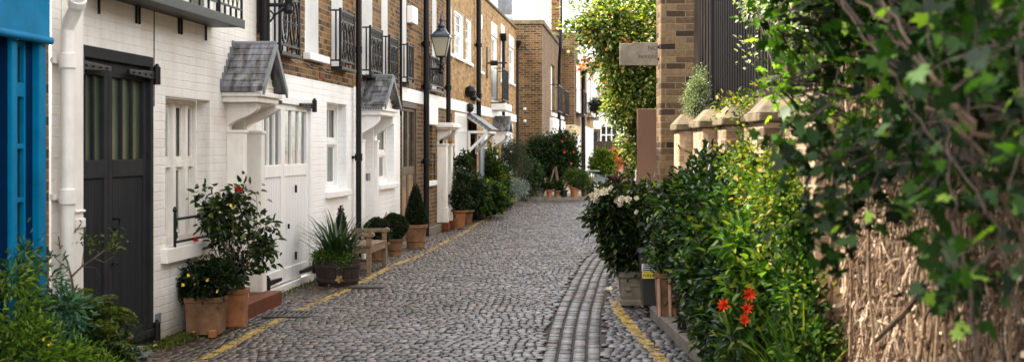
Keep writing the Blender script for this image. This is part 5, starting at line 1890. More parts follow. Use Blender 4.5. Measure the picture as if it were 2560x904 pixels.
    strap_plant('grass_clump', 'dark arching grass clump in the bottom corner under the lilies', 'grass', (1.50, 8.7, .05), 120, .55, .012, 52, spread=.24, lean=.55, mat='lf_mid')
    S('young_shrub', 'young shrub with pale green whorled leaves before the lit brick pier', 'shrub', (1.62, 9.3, .07),
      [(1.52, 9.2, .98, .16, .25, .22, 1), (1.60, 9.0, .75, .18, .25, .25, 1)], 60, 16, .085, .032, 'lf_bright', 55, spread=.05, nstem=12, stem_mat='bark_tan')
    S('leafy_shrub', 'broad leafy shrub reaching up to the yellow climber', 'shrub', (1.72, 11.4, .07),
      [(1.58, 11.2, .85, .22, .7, .4, 2), (1.66, 10.5, 1.05, .20, .6, .3, 1.5)], 190, 24, .065, .036, 'lf_mid', 56, spread=.05, nstem=12)


def strap_plant(name, label, cat, c, n, L, W, seed, spread=.1, lean=.5, mat='lf_spike', group=None, z0=None):
    """arching strap leaves from one crown"""
    rng = np.random.default_rng(seed)
    t = thing(name, label, cat, c, group)
    vs, fs = [], []
    k = 0
    for i in range(n):
        a = rng.uniform(0, 2 * math.pi)
        d = np.array([math.cos(a), math.sin(a), 0])
        base = np.array(c) + d * rng.uniform(0, spread) * .6 + np.array([rng.normal() * spread * .25, rng.normal() * spread * .25, 0])
        ll = L * rng.uniform(.55, 1.1)
        th = abs(rng.normal(lean, lean * .45))
        side = np.array([-d[1], d[0], 0])
        droop = rng.uniform(.4, 1.7)
        m = 7
        p = base.copy()
        for j in range(m):
            q = j / (m - 1)
            w = W * (1 - q) ** .55 * (.6 + .4 * min(1, q * 4)) * rng.uniform(.95, 1.05)
            vs += [p - side * w, p + np.array([0, 0, -w * .35]), p + side * w]
            el = math.pi / 2 - th - droop * q * q * (.5 + th)
            p = p + (d * math.cos(el) + np.array([0, 0, 1]) * math.sin(el)) * ll / (m - 1)
        for j in range(m - 1):
            b = k + j * 3
            fs += [(b, b + 1, b + 4, b + 3), (b + 1, b + 2, b + 5, b + 4)]
        k += m * 3
    mesh_np('leaves', np.array(vs), np.array(fs), M[mat], t, smooth=True)
    return t


def overhang():
    """big lobed-leaved shrub beside the camera on the right, arching across the top"""
    rng = np.random.default_rng(61)
    t = thing('overhanging_shrub', 'large lobed-leaved shrub arching over from the right, out of focus', 'shrub', (1.86, 4.2, 0))
    br = [  # (px, py, depth) along each branch, radius at the start
        ([(2640, 980, 4.3), (2620, 640, 4.25), (2556, 387, 4.2), (2450, 326, 4.2), (2383, 260, 4.25), (2348, 204, 4.3), (2282, 127, 4.4), (2236, 46, 4.5), (2200, -20, 4.6)], .020),
        ([(2620, 900, 4.5), (2560, 600, 4.5), (2460, 387, 4.5), (2399, 316, 4.55), (2348, 290, 4.6), (2282, 244, 4.7), (2215, 168, 4.8), (2185, 117, 4.9), (2124, 41, 5.0), (2090, -20, 5.1)], .016),
        ([(2450, 330, 4.2), (2358, 219, 4.3), (2256, 112, 4.4), (2210, 61, 4.4), (2149, 0, 4.5), (2120, -30, 4.5)], .013),
        ([(2460, 960, 4.2), (2429, 800, 4.2), (2408, 645, 4.2), (2388, 543, 4.2), (2377, 440, 4.2), (2360, 330, 4.3), (2330, 120, 4.4), (2310, 0, 4.5)], .011),
        ([(2600, 760, 4.0), (2560, 681, 4.0), (2526, 610, 4.0), (2490, 532, 4.0), (2444, 440, 4.0), (2420, 300, 4.0), (2440, 100, 4.0), (2450, -20, 4.0)], .012),
        ([(2600, 900, 4.2), (2550, 780, 4.2), (2500, 600, 4.2), (2470, 520, 4.2), (2380, 400, 4.3), (2300, 300, 4.4), (2240, 220, 4.5)], .010),
        ([(2124, 41, 5.0), (2103, 239, 5.2), (2093, 127, 5.1), (2078, 30, 5.1)], .008),
        ([(2215, 168, 4.8), (2100, 150, 5.1), (2002, 112, 5.4), (1941, 158, 5.6), (1930, 214, 5.7)], .009),
        ([(2282, 244, 4.7), (2200, 330, 5.0), (2120, 360, 5.3), (2040, 400, 5.5), (2010, 440, 5.6)], .008),
        ([(2348, 290, 4.6), (2260, 380, 4.8), (2180, 440, 5.0), (2110, 540, 5.2), (2080, 620, 5.3)], .008),
        ([(2200, -20, 4.6), (2080, -10, 5.0), (1980, 20, 5.4), (1920, 60, 5.7)], .009),
        ([(2560, 30, 3.6), (2545, 120, 3.6), (2570, 300, 3.7), (2640, 600, 3.8)], .014),
        ([(2429, 800, 4.2), (2400, 700, 4.1), (2340, 640, 4.05), (2310, 590, 4.0)], .007),
        ([(2520, 960, 4.3), (2480, 820, 4.3), (2455, 700, 4.25), (2440, 640, 4.2)], .009),
    ]
    for i, (pts, r) in enumerate(br):
        P = [at(p[0], p[1], p[2] - (.30 if i in (0, 1, 2, 3, 5) else 0) + max(0.0, min(1.0, (2300 - p[0]) / 150)) * .30 * p[2] * (0 if i in (0, 1, 2, 3, 5) or p[1] > 320 else 1)) for p in pts]
        Q = []
        for a, b in zip(P[:-1], P[1:]):
            for k in range(3):
                Q.append(a.lerp(b, k / 3) + Vector((rng.normal() * .006, rng.normal() * .01, rng.normal() * .006)))
        Q.append(P[-1])
        n = len(Q)
        MB().tube(Q, [r * .55 * (1 - .65 * k / (n - 1)) for k in range(n)], 7).build('branch', M['bark_tan' if i in (0, 1, 2) else 'bark_dark'], t, smooth=True)
    # leaf groups: (px, py, depth, spread in photo px, leaves)
    g = [(2050, 20, 5.3, 70, 20), (2150, 30, 5.0, 70, 16), (1990, 170, 5.5, 55, 14), (2070, 140, 5.3, 70, 24), (2160, 120, 5.0, 60, 16), (2060, 240, 5.2, 65, 22), (2150, 250, 5.0, 60, 18), (1970, 270, 5.6, 45, 12), (1930, 60, 5.7, 45, 11), (1920, 200, 5.7, 35, 8), (1960, 130, 5.6, 40, 9),
         (1960, 380, 5.6, 45, 13), (2040, 330, 5.4, 60, 22), (2120, 330, 5.2, 55, 18), (2020, 410, 5.5, 55, 18), (2100, 410, 5.2, 55, 18), (2170, 380, 5.0, 50, 14), (2180, 440, 5.0, 45, 12), (2100, 480, 5.2, 45, 12),
         (2040, 530, 5.4, 40, 9), (2090, 560, 5.3, 40, 10), (2110, 610, 5.2, 40, 10), (2075, 650, 5.3, 30, 7), (2230, 60, 4.6, 60, 14), (2240, 180, 4.6, 55, 14), (2320, 50, 4.4, 60, 12), (2400, 30, 4.2, 60, 14), (2490, 70, 4.0, 60, 15), (2545, 40, 3.8, 50, 10),
         (2450, 190, 4.1, 60, 14), (2380, 130, 4.3, 55, 11), (2540, 160, 3.9, 45, 10), (2330, 215, 3.6, 45, 5), (2470, 225, 3.6, 45, 5), (2300, 390, 4.6, 55, 14), (2255, 370, 4.7, 50, 12), (2370, 450, 4.4, 55, 15), (2440, 480, 4.2, 50, 13), (2320, 480, 4.4, 45, 11),
         (2540, 310, 4.0, 50, 12), (2510, 410, 4.1, 55, 13), (2550, 500, 4.0, 45, 9), (2380, 680, 4.1, 42, 9), (2420, 710, 4.15, 38, 8), (2350, 720, 4.1, 35, 6), (2455, 690, 4.2, 32, 6), (2350, 600, 4.05, 30, 4), (2300, 610, 4.0, 28, 4), (2260, 300, 4.7, 60, 16),
         (2200, 300, 4.9, 55, 15), (2400, 330, 4.4, 55, 10), (2190, 540, 4.9, 30, 4), (2280, 520, 4.6, 35, 5), (2530, 690, 3.9, 40, 5), (2500, 580, 4.1, 40, 6), (2420, 800, 4.3, 30, 3)]
    PP, DD, LL, LIT = [], [], [], []
    for (px, py, Y, sp, n) in g:
        n = max(3, int(n * 2.5))
        for k in range(n):
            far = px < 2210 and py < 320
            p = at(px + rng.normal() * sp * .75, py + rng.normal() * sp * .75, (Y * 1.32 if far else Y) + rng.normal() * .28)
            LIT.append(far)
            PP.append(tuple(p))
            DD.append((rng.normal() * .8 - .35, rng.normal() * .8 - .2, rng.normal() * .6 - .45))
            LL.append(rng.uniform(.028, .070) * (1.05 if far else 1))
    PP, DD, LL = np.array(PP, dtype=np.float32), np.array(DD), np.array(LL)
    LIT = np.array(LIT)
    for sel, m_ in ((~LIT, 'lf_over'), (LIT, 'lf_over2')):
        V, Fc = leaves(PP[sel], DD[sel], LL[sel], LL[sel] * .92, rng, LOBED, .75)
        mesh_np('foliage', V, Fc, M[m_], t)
    # upper crown, above the picture, whose shade dapples the wall
    V, Fc, C = blob_leaves(rng, [(1.25, 6.6, 3.15, .6, 1.5, .55, 3), (1.0, 5.2, 3.3, .6, .9, .6, 2), (1.5, 8.0, 3.0, .35, .8, .35, 1), (1.55, 6.3, 2.35, .25, 1.2, .35, 1.3)], 105, 11, .10, .075, .068, LOBED, droop=-.3)
    mesh_np('foliage', V, Fc, M['lf_over'], t)
    cb = stems(MB(), (1.7, 5.0, 2.0), C, rng, .012, n=22, spread=.1)
    cb.build('branch', M['bark_dark'], t)
    # upper crown, above the picture, whose shade dapples the wall
    V, Fc, C = blob_leaves(rng, [(1.25, 6.6, 3.15, .6, 1.5, .55, 3), (1.0, 5.2, 3.3, .6, .9, .6, 2), (1.5, 8.0, 3.0, .35, .8, .35, 1), (1.55, 6.4, 2.45, .25, 1.3, .35, 2.4), (1.70, 5.4, 2.1, .18, .9, .40, 1.4)], 270, 11, .10, .068, .060, LOBED, droop=-.3)
    mesh_np('foliage', V, Fc, M['lf_over'], t)
    stems(MB(), (1.7, 5.0, 1.6), C, rng, .012, n=34, spread=.1).build('branch', M['bark_dark'], t)
    # leaf stalks and twigs back to the wood
    mb = MB()
    allb = [at(*p) for pts, r in br for p in pts]
    for i in rng.permutation(len(PP))[:330]:
        p = Vector(PP[i])
        q = min(allb, key=lambda a: (a - p).length)
        mid = p.lerp(q, .35) + Vector((rng.normal() * .02, rng.normal() * .02, .02))
        mb.tube([p, mid, p.lerp(q, .7) + Vector((0, 0, .015))], [.0018, .0026, .003], 4)
    tag(mb.build('leaf_stalks', M['bark_dark'], t), kind='stuff')


# ---------------------------------------------------------------- left-hand pots and plants
def round_prof(r0, r1, h, rim=.035, rh=.05):
    return [(r0, 0), (r0 + .004, .012), (r0 + (r1 - r0) * .5, h * .45), (r1, h - rh), (r1 + rim * .7, h - rh + .004), (r1 + rim, h - rh + .015), (r1 + rim, h - .006), (r1 + rim * .7, h), (r1 - .006, h), (r1 - .012, h - .035)]


def topiary(name, label, c, kind, r, h, seed, n=5200, group='clipped box topiary in pots'):
    rng = np.random.default_rng(seed)
    t = thing(name, label, 'topiary', c, group)
    d = unit(rng.normal(size=(n, 3)))
    cc = np.array(c)
    if kind == 'ball':
        lump = 1 + .06 * np.sin(d[:, 0] * 5 + seed) * np.cos(d[:, 2] * 6)
        P = cc + np.array([0, 0, r * .9]) + d * r * (lump * rng.uniform(.86, 1.03, n))[:, None]
        D = d + rng.normal(0, .5, (n, 3))
        core = [(r * .80 * math.sin(math.pi * k / 8) + .004, r * .9 - r * .80 * math.cos(math.pi * k / 8)) for k in range(9)]
    else:
        q = 1 - np.sqrt(rng.uniform(0.0, 1, n))
        a = rng.uniform(0, 2 * math.pi, n)
        rr = r * (1 - q) ** .82 * rng.uniform(.86, 1.06, n) * (1 + .05 * np.sin(a * 3 + q * 9))
        rr = np.where(q < .06, rr * (.55 + .45 * q / .06), rr)
        P = cc + np.stack([rr * np.cos(a), rr * np.sin(a), q * h], -1)
        D = np.stack([np.cos(a), np.sin(a), np.full(n, .35)], -1) + rng.normal(0, .5, (n, 3))
        core = [(r * .55, .0), (r * .86, h * .04)] + [(r * .86 * (1 - k / 8) ** .82 + .003, h * .95 * k / 8) for k in range(1, 9)]
    V, Fc = leaves(P.astype(np.float32), D, np.full(n, .026), np.full(n, .017), rng)
    mesh_np('foliage', V, Fc, M['lf_box'], t)
    MB().lathe(core, c, 16).build('inner_growth', M['bark_dark'], t, smooth=True)  # solid dark core added so the bush cannot be seen through
    MB().tube([(c[0], c[1], c[2] - .03), (c[0], c[1], c[2] + .08)], .02, 6).build('stem', M['bark_dark'], t)
    return t


def fern(mb_list, c, rng, n, L, up=.75):
    """arching fronds with pinnae; returns leaf arrays"""
    PP, DD, LL = [], [], []
    for i in range(n):
        a = rng.uniform(0, 2 * math.pi)
        d = np.array([math.cos(a), math.sin(a), 0])
        ll = L * rng.uniform(.6, 1.15)
        el0 = rng.uniform(.6, 1.35) * up * 1.3
        p = np.array(c, dtype=float)
        m = 26
        pts = []
        for j in range(m):
            q = j / (m - 1)
            el = el0 - 1.5 * q * q
            dd = d * math.cos(el) + np.array([0, 0, 1]) * math.sin(el)
            p = p + dd * ll / m
            pts.append(p.copy())
            if q > .12:
                s = np.cross(dd, [0, 0, 1])
                s /= max(1e-6, np.linalg.norm(s))
                for sg in (-1, 1):
                    PP.append(p.copy())
                    DD.append(s * sg + dd * .45 + np.array([0, 0, -.1]))
                    LL.append(.28 * ll * (math.sin(math.pi * (.1 + .9 * (1 - q))) ** .8 * .55 + .05))
        mb_list.tube([pts[k] for k in range(0, m, 3)], [.004 - .0003 * k for k in range(len(range(0, m, 3)))], 4)
    return np.array(PP, dtype=np.float32), np.array(DD), np.array(LL)


def left_plants():
    S = shrub
    rng = np.random.default_rng(71)
    # --- two square terracotta planters by the cream house
    pot('terracotta_planter', 'large square terracotta planter with a dark bush by the cream house', (-2.735, 12.72, 0), [(.145, 0), (.155, .28), (.164, .284), (.166, .328), (.155, .333), (.140, .332), (.135, .29)], 'terracotta_old', 'square terracotta planters', square=True, bevel=.010)
    b = MB()
    for sx in (-1, 1):
        for sy in (-1, 1):
            b.box(-2.735 + sx * .10 - .025, -2.735 + sx * .10 + .025, 12.72 + sy * .10 - .025, 12.72 + sy * .10 + .025, .0, .03)
    pot('terracotta_planter', 'narrower square terracotta planter holding the red camellia', (-2.60, 13.24, 0), [(.118, 0), (.126, .30), (.134, .304), (.136, .343), (.127, .347), (.112, .347), (.108, .31)], 'terracotta', 'square terracotta planters', square=True, bevel=.010)
    t, C, r_ = S('evergreen_bush', 'low dark evergreen bush with tiny yellow flowers in the large square planter', 'shrub', (-2.735, 12.72, .31),
                 [(-2.74, 12.7, .46, .19, .19, .15, 3), (-2.62, 12.72, .52, .14, .15, .13, 1), (-2.86, 12.7, .42, .10, .14, .12, 1)], 190, 24, .050, .017, 'lf_dark', 72, spread=.035, nstem=12, extra=('lf_olive', .2))
    for (px, py) in ((457, 712), (487, 708), (470, 688), (520, 700), (545, 728)):
        flower(at(px, py, 12.5), .02, 'yellow_petal', t, r_, 6, .5, .7)
    t, C, r_ = S('camellia_bush', 'open camellia bush with red flowers and glossy leaves before the hood columns', 'shrub', (-2.60, 13.24, .33),
                 [(-2.62, 13.2, 1.02, .22, .22, .22, 3), (-2.50, 13.2, .74, .26, .2, .22, 2.4), (-2.78, 13.1, 1.00, .14, .14, .17, 1.3), (-2.34, 13.1, .92, .12, .14, .14, 1), (-2.85, 13.15, 1.20, .10, .10, .10, .6), (-2.48, 13.2, 1.20, .14, .14, .10, .8), (-2.30, 13.1, .72, .10, .12, .14, .6),
                  (-2.58, 13.2, .50, .17, .16, .12, 1.2)],
                 100, 12, .070, .036, 'lf_camellia', 73, spread=.045, nstem=26, stem_mat='bark', stem_r=.007, extra=('lf_mid', .14))
    flower(at(598, 474, 13.05), .040, 'red_petal', t, r_, 8, .7, .8, (.2, -1, .3), True)
    flower(at(489, 598, 12.9), .034, 'red_petal', t, r_, 8, .7, .8, (.2, -1, .1), True)
    V, Fc = petals(at(580, 517, 13.0), .04, r_, 2, .2)
    mesh_np('yellow_leaf', V, Fc, M['yellow_petal'], t)
    # shard leaning on the planter foot
    o = MB().prism([(-2.66, 12.44), (-2.60, 12.44), (-2.59, 12.50), (-2.65, 12.50)], 'z', -.01, .06).build('pot_foot', M['terracotta'], None, bevel=.01)
    tag(o, 'loose terracotta pot foot on the setts below the square planter', 'pot foot')

    # --- half barrel with strap leaves
    c = (-2.10, 17.15, 0)
    t = thing('half_barrel', 'dark oak half barrel planted with strap leaves', 'planter', c)
    MB().lathe([(.235, 0), (.255, .08), (.272, .20), (.28, .33), (.262, .332), (.255, .29)], c, 30).build('staves', M['barrel'], t, smooth=True)
    for z, r0 in ((.07, .256), (.245, .279)):
        MB().lathe([(r0, z - .018), (r0 + .006, z - .016), (r0 + .009, z + .018), (r0 + .003, z + .02)], c, 30).build('hoop', M['hoop'], t, smooth=True)
    MB().lathe([(.25, .28), (.25, .292), (.01, .305)], c, 24).build('soil', M['soil'], t)
    strap_plant('strap_plant', 'large clump of arching strap leaves in the half barrel', 'plant', (-2.10, 17.15, .29), 150, .66, .019, 81, spread=.16, lean=.52)
    S('ground_cover', 'fine green filler plant spilling over the barrel rim', 'plant', (-2.20, 16.98, .29), [(-2.24, 17.0, .36, .14, .14, .06, 1), (-2.05, 16.95, .33, .16, .1, .05, .6)], 70, 26, .03, .012, 'lf_bright', 82, spread=.03, nstem=4, stem_r=.003)
    tip = MB().tube([(-1.92, 17.0, .25), (-1.86, 16.95, .10), (-1.85, 16.93, .0)], [.01, .02, .016], 6)
    V, Fc = petals((-2.05, 16.87, .10), .055, rng, 5, .15, wid=.7, face=(0.1, -1, .1))
    o = mesh_np('fallen_leaf', V, Fc, M['litter'], None)
    tag(o, 'dry tan fallen leaf caught against the half barrel', 'leaf')
    # narrow clipped conifer behind the barrel
    pot('plant_pot', 'dark pot half hidden behind the half barrel', (-2.22, 18.45, 0), round_prof(.10, .13, .34), 'bin')
    topiary('clipped_conifer', 'small pointed conifer rising behind the strap leaves', (-2.22, 18.45, .34), 'cone', .11, .58, 83, 2200)

    # --- bench
    t = house('garden_bench', 'low backless teak bench with scrolled arms beside the barrel', CS * 18.35, None, 'bench')
    x0, x1 = CS * 18.3, CS * 19.4
    for x in (x0, x1):
        for o in (.23, .62):
            MB().hb(x - .03, x + .03, o - .03, o + .03, .0, .50).build('leg', M['bench'], t, bevel=.006)
    b = MB()
    for k in range(5):
        o = .22 + k * .088
        b.hb(x0 - .045, x1 + .045, o, o + .074, .382, .405)
    b.build('seat', M['bench'], t, bevel=.005)
    b = MB()
    for o in (.225, .625):
        b.hb(x0 + .031, x1 - .031, o - .018, o + .018, .30, .379)
    for x in (x0, x1):
        b.hb(x - .018, x + .018, .262, .588, .30, .378)
        b.hb(x - .016, x + .016, .262, .588, .10, .14)
    b.build('rail', M['bench'], t, bevel=.004)
    for x in (x0, x1):
        pr = [(-.16, .505), (-.60, .51), (-.66, .50), (-.695, .525), (-.69, .56), (-.65, .575), (-.60, .56), (-.16, .555)]
        MB().prism(pr, 'x', x - .035, x + .035).build('arm', M['bench'], t, bevel=.008)
    # --- clipped box in pots past the bench
    p1 = (-1.93, 20.4, 0)
    pot('plant_pot', 'low pot under the rounded box behind the bench arm', p1, round_prof(.12, .15, .30), 'terracotta_old', 'terracotta pots of the topiary')
    topiary('box_ball', 'flattened round box bush showing over the bench arm', (p1[0], p1[1], .29), 'ball', .185, 0, 84)
    p2 = (-1.79, 21.7, 0)
    pot('plant_pot', 'banded terracotta pot under the clipped box ball', p2, [(.095, 0), (.10, .09), (.115, .10), (.112, .12), (.128, .23), (.142, .235), (.145, .27), (.125, .272), (.12, .24)], 'terracotta_old', 'terracotta pots of the topiary')
    topiary('box_ball', 'neat clipped box ball between the bench and the pyramid', (p2[0], p2[1], .285), 'ball', .19, 0, 85)
    p3 = (-1.60, 23.6, 0)
    pot('terracotta_planter', 'banded square terracotta planter under the clipped pyramid', p3, [(.145, 0), (.15, .10), (.165, .11), (.163, .135), (.182, .33), (.205, .335), (.21, .385), (.185, .39), (.175, .35)], 'terracotta_old', 'terracotta pots of the topiary', n=32)
    topiary('box_pyramid', 'tall clipped box pyramid in a terracotta planter', (p3[0], p3[1], .375), 'cone', .20, .70, 86, 6500)
    o = MB().lathe([(.03, 0), (.035, .06), (.02, .10), (.0, .15)], at(966, 535, 22.6) + Vector((0, 0, -.1)), 10).tube([at(966, 640, 22.6), at(966, 535, 22.6)], .012, 6).build('pointed_finial', M['terracotta_pale'], None, smooth=True)
    tag(o, 'pale pointed stake finial standing between the box bushes', 'stake')

    # --- planting along the yellow brick houses
    G = 'plants in pots along the yellow brick houses'
    PG = 'pots along the yellow brick houses'
    pot('plant_pot', 'bright orange terracotta pot next to the white column', (-1.115, 29.6, 0), round_prof(.125, .155, .36), 'terracotta', PG)
    pot('plant_pot', 'brown terracotta pot just past the orange one', (-.98, 31.0, 0), round_prof(.10, .125, .30), 'terracotta_old', PG)
    pot('plant_pot', 'black pot third from the white column', (-.78, 32.8, 0), round_prof(.13, .16, .30), 'bin', PG)
    pot('plant_pot', 'dark stained pot under the big-leaved plant', (-.55, 35.0, 0), round_prof(.14, .17, .28), 'terracotta_old', PG)
    pot('plant_pot', 'grey pot under the silver-leaved plant', (-.10, 39.4, 0), round_prof(.15, .18, .26), 'urn_stone', PG)
    pot('plant_pot', 'dark pot under the olive tree', (-.05, 42.2, 0), round_prof(.17, .20, .36), 'bin', PG)
    pot('plant_pot', 'brown pot under the shrub by the small slate hood', (-.46, 37.4, 0), round_prof(.15, .18, .30), 'terracotta_old', PG)
    t, C, r_ = S('potted_shrub', 'dark shrub with bamboo canes in the bright orange pot', 'shrub', (-1.115, 29.6, .34), [(-1.10, 29.6, .62, .20, .22, .24, 1), (-1.08, 29.7, .95, .12, .14, .22, .4)], 95, 22, .06, .03, 'lf_dark', 91, G, spread=.05, nstem=10, extra=('lf_olive', .25))
    k = MB()
    for dx in (-.05, .04, .09):
        k.tube([(-1.115 + dx, 29.55, .33), (-1.115 + dx * 1.3, 29.55, .98)], .010, 5)
    k.build('cane', M['bark_tan'], t)
    S('climbing_plant', 'tall dark climber on the lattice gate', 'climber', (-1.02, 31.4, .0), [(-1.08, 31.3, 1.2, .07, .2, .35, .5), (-.95, 31.6, .8, .20, .4, .25, 1.4), (-.86, 31.9, .65, .25, .3, .25, .8)], 130, 20, .07, .045, 'lf_dark', 92, G, spread=.07, nstem=14, extra=('lf_mid', .25))
    S('broadleaf_plant', 'mounded plant with large bright green leaves beside the road', 'plant', (-.72, 33.4, .25), [(-.66, 33.2, .55, .36, .4, .26, 2), (-.50, 34.2, .50, .34, .5, .24, 2), (-.80, 32.6, .50, .22, .3, .24, 1)], 210, 16, .115, .09, 'lf_mid', 93, G, spread=.08, nstem=14, extra=('lf_bright', .25), droop=-.4)
    S('leafy_shrub', 'yellowish climber under the small slate hood', 'shrub', (-.52, 37.4, .28), [(-.48, 37.4, .95, .24, .4, .34, 2), (-.60, 37.2, 1.45, .11, .2, .32, .7), (-.36, 37.8, .75, .26, .4, .3, 1)], 150, 20, .075, .04, 'lf_mid', 94, G, spread=.08, nstem=14, extra=('lf_yellow', .35))
    S('low_shrub', 'low dark filler shrub at the kerb before the silver plant', 'shrub', (-.36, 36.5, .0), [(-.32, 36.6, .42, .26, .4, .22, 1), (-.20, 37.3, .35, .2, .3, .2, .7), (-.40, 35.6, .25, .2, .3, .14, .5)], 120, 20, .06, .03, 'lf_dark', 95, G, spread=.06, nstem=10, extra=('lf_fern', .25))
    S('silver_plant', 'silver-leaved shrub at the bend of the road', 'plant', (-.10, 39.4, .24), [(-.02, 39.4, .55, .30, .4, .22, 2), (.20, 40.8, .50, .30, .4, .22, 1.5), (-.16, 38.6, .42, .2, .3, .18, 1)], 200, 22, .055, .018, 'lf_silver', 96, G, spread=.06, nstem=10)
    S('olive_tree', 'small grey-green olive tree in front of the end of the row', 'tree', (-.02, 42.3, .34), [(.02, 42.3, 1.55, .38, .4, .36, 2), (.22, 42.8, 1.15, .36, .4, .3, 1.4), (-.12, 42.0, 1.2, .24, .3, .3, 1)], 260, 22, .060, .017, 'lf_olive', 97, G, spread=.08, nstem=20, stem_mat='bark', stem_r=.014)

    S('low_shrub', 'dark rounded shrub between the olive tree and the far pots', 'shrub', (.42, 44.0, .0), [(.40, 44.0, .55, .36, .4, .40, 2), (.62, 44.4, .9, .34, .4, .40, 1.5)], 200, 22, .07, .035, 'lf_dark', 98, G, spread=.07, nstem=14, extra=('lf_mid', .15))
    # --- the bank of pots and shrubs before the brown block
    PG2 = 'pots on the step before the brick block'
    zs = .085
    for (px, Y, r, h, mat, lab) in ((1349, 45.7, .16, .30, 'urn_stone', 'pale stone pot on the far step'), (1373, 45.5, .10, .23, 'terracotta', 'slim terracotta pot right of the pale stone pot'),
                                    (1392, 45.5, .10, .21, 'terracotta_old', 'brown pot in the middle of the far step'), (1410, 45.7, .12, .22, 'bin', 'black pot in the far row beside the bright terracotta one'),
                                    (1436, 45.5, .155, .31, 'terracotta', 'bright terracotta pot near the right end of the far step'), (1462, 46.2, .14, .26, 'terracotta_old', 'dull brown pot at the right end of the far step'),
                                    (1322, 45.9, .12, .22, 'terracotta_old', 'dark brown pot at the left end of the far step')):
        p = at(px, 370, Y)
        pot('plant_pot', lab, (p.x, Y, zs), round_prof(r * .75, r * .9, h), mat, PG2)
    G2 = 'shrubs massed before the brick block'
    S('flowering_shrub', 'broad dark shrub with pink flowers below the brick block', 'shrub', (.95, 46.6, .1), [(.95, 46.4, 1.55, .48, .5, .48, 3), (.75, 46.4, .95, .40, .4, .4, 1.5), (1.25, 46.3, 1.2, .4, .4, .5, 2)], 300, 22, .08, .045, 'lf_dark', 101, G2, spread=.09, nstem=24, stem_r=.014, extra=('lf_mid', .2))
    t, C, r_ = S('flowering_shrub', 'taller reddish-dark shrub at the right of the bank', 'shrub', (1.6, 46.7, .1), [(1.65, 46.6, 1.75, .42, .5, .42, 2.5), (1.85, 46.6, 1.25, .38, .5, .42, 2), (1.45, 46.5, .85, .35, .4, .4, 1)], 270, 22, .08, .045, 'lf_dark', 102, G2, spread=.09, nstem=24, stem_r=.014, extra=('lf_mid', .45))
    for k in range(12):
        p = C[r_.integers(len(C))]
        flower((p[0], p[1] - .3, p[2]), .05, 'red_petal', t, r_, 6, .5, .8)
    S('grassy_plant', 'grassy fountain plant over the bright terracotta pot', 'plant', (2.0, 45.6, .38), [(2.0, 45.6, .72, .24, .25, .25, 1), (2.25, 45.8, .60, .25, .25, .25, 1)], 150, 18, .13, .016, 'lf_mid', 103, G2, spread=.06, shape=BLADE, nstem=8, extra=('lf_fern', .4))
    strap_plant('strap_plant', 'upright strap leaves in the far row of pots', 'plant', (2.02, 45.5, .38), 50, .55, .02, 104, spread=.1, lean=.35, group=G2)
    for i, (px, w, lab, m) in enumerate(((1349, .16, 'small leafy plant in the pale stone pot', 'lf_dark'), (1373, .13, 'small bright plant in the slim terracotta pot', 'lf_mid'), (1395, .14, 'dark little plant in the middle pots of the far step', 'lf_dark'), (1322, .18, 'dark filler plant at the left end of the far step', 'lf_olive'), (1462, .22, 'feathery green plant at the right end of the far step', 'lf_fern'))):
        p = at(px, 370, 45.6)
        S('potted_plant', lab, 'plant', (p.x, 45.6, .3), [(p.x, 45.6, .40 + w * .4, w, w, w * .8, 1)], 46, 18, .055, .03, m, 110 + i, G2, spread=.04, nstem=6)
    # garden statue-like white post between the shrubs
    k = MB()
    k.tube([at(1370, 480, 45.9), at(1387, 415, 46.0)], .03, 6)
    k.tube([at(1398, 478, 45.9), at(1388, 415, 46.0)], .045, 6)
    k.tube([at(1384, 455, 45.85), at(1396, 455, 45.85)], .02, 6)
    tag(k.build('wooden_trestle', M['bench'], None), 'pale leaning wooden trestle among the far shrubs', 'trestle')
    # --- beyond: planter box, bistro table, bright bush, red leaves
    p = at(1503, 460, 65)
    t = thing('planter_box', 'grey metal planter box under the bright bush', 'planter', (p.x, 65, 0))
    MB().box(p.x - .27, p.x + .27, 65, 65.5, 0, .46).build('box', M['planter_grey'], t, bevel=.02)
    MB().box(p.x - .25, p.x + .25, 65.02, 65.48, .461, .47).build('soil', M['soil'], t)
    S('bright_bush', 'bright yellow-green bush in the grey planter box', 'shrub', (p.x, 65.2, .46), [(p.x + .10, 65.2, 1.05, .46, .4, .5, 2), (p.x - .15, 65.2, .85, .30, .4, .3, 1), (p.x + .25, 65.2, .7, .25, .3, .3, .7)], 190, 22, .11, .06, 'lf_bright', 121, spread=.1, nstem=10, stem_r=.014, extra=('lf_yellow', .3))
    q = at(1482, 427, 58)
    t = thing('bistro_table', 'small dark round garden table at the far end', 'table', (q.x, 58, 0))
    MB().lathe([(.26, .70), (.28, .715), (.28, .73), (.26, .74)], (q.x, 58, 0), 20).build('table_top', M['planter_grey'], t)
    for s in range(3):
        a = s * 2.1 + .4
        MB().tube([(q.x + .22 * math.cos(a), 58 + .22 * math.sin(a), 0), (q.x + .05 * math.cos(a), 58 + .05 * math.sin(a), .35), (q.x + .18 * math.cos(a), 58 + .18 * math.sin(a), .70)], .015, 5).build('leg', M['iron'], t)
    S('red_leaf_bush', 'small rust-red bush against the dark fence post', 'shrub', (5.35, 74.5, 0), [(5.35, 74.5, 1.05, .42, .4, .45, 1)], 70, 16, .12, .07, 'lf_orange', 123, spread=.12, nstem=8, stem_r=.02)
    S('balcony_plant', 'round green bush on the far balcony', 'plant', (3.95, 74.2, 3.3), [(at(1487, 370, 73).x, 73.2, 3.86, .30, .3, .3, 1), (at(1496, 370, 73).x, 73.4, 3.8, .25, .3, .25, .7)], 80, 18, .10, .06, 'lf_box', 124, spread=.08, nstem=5)


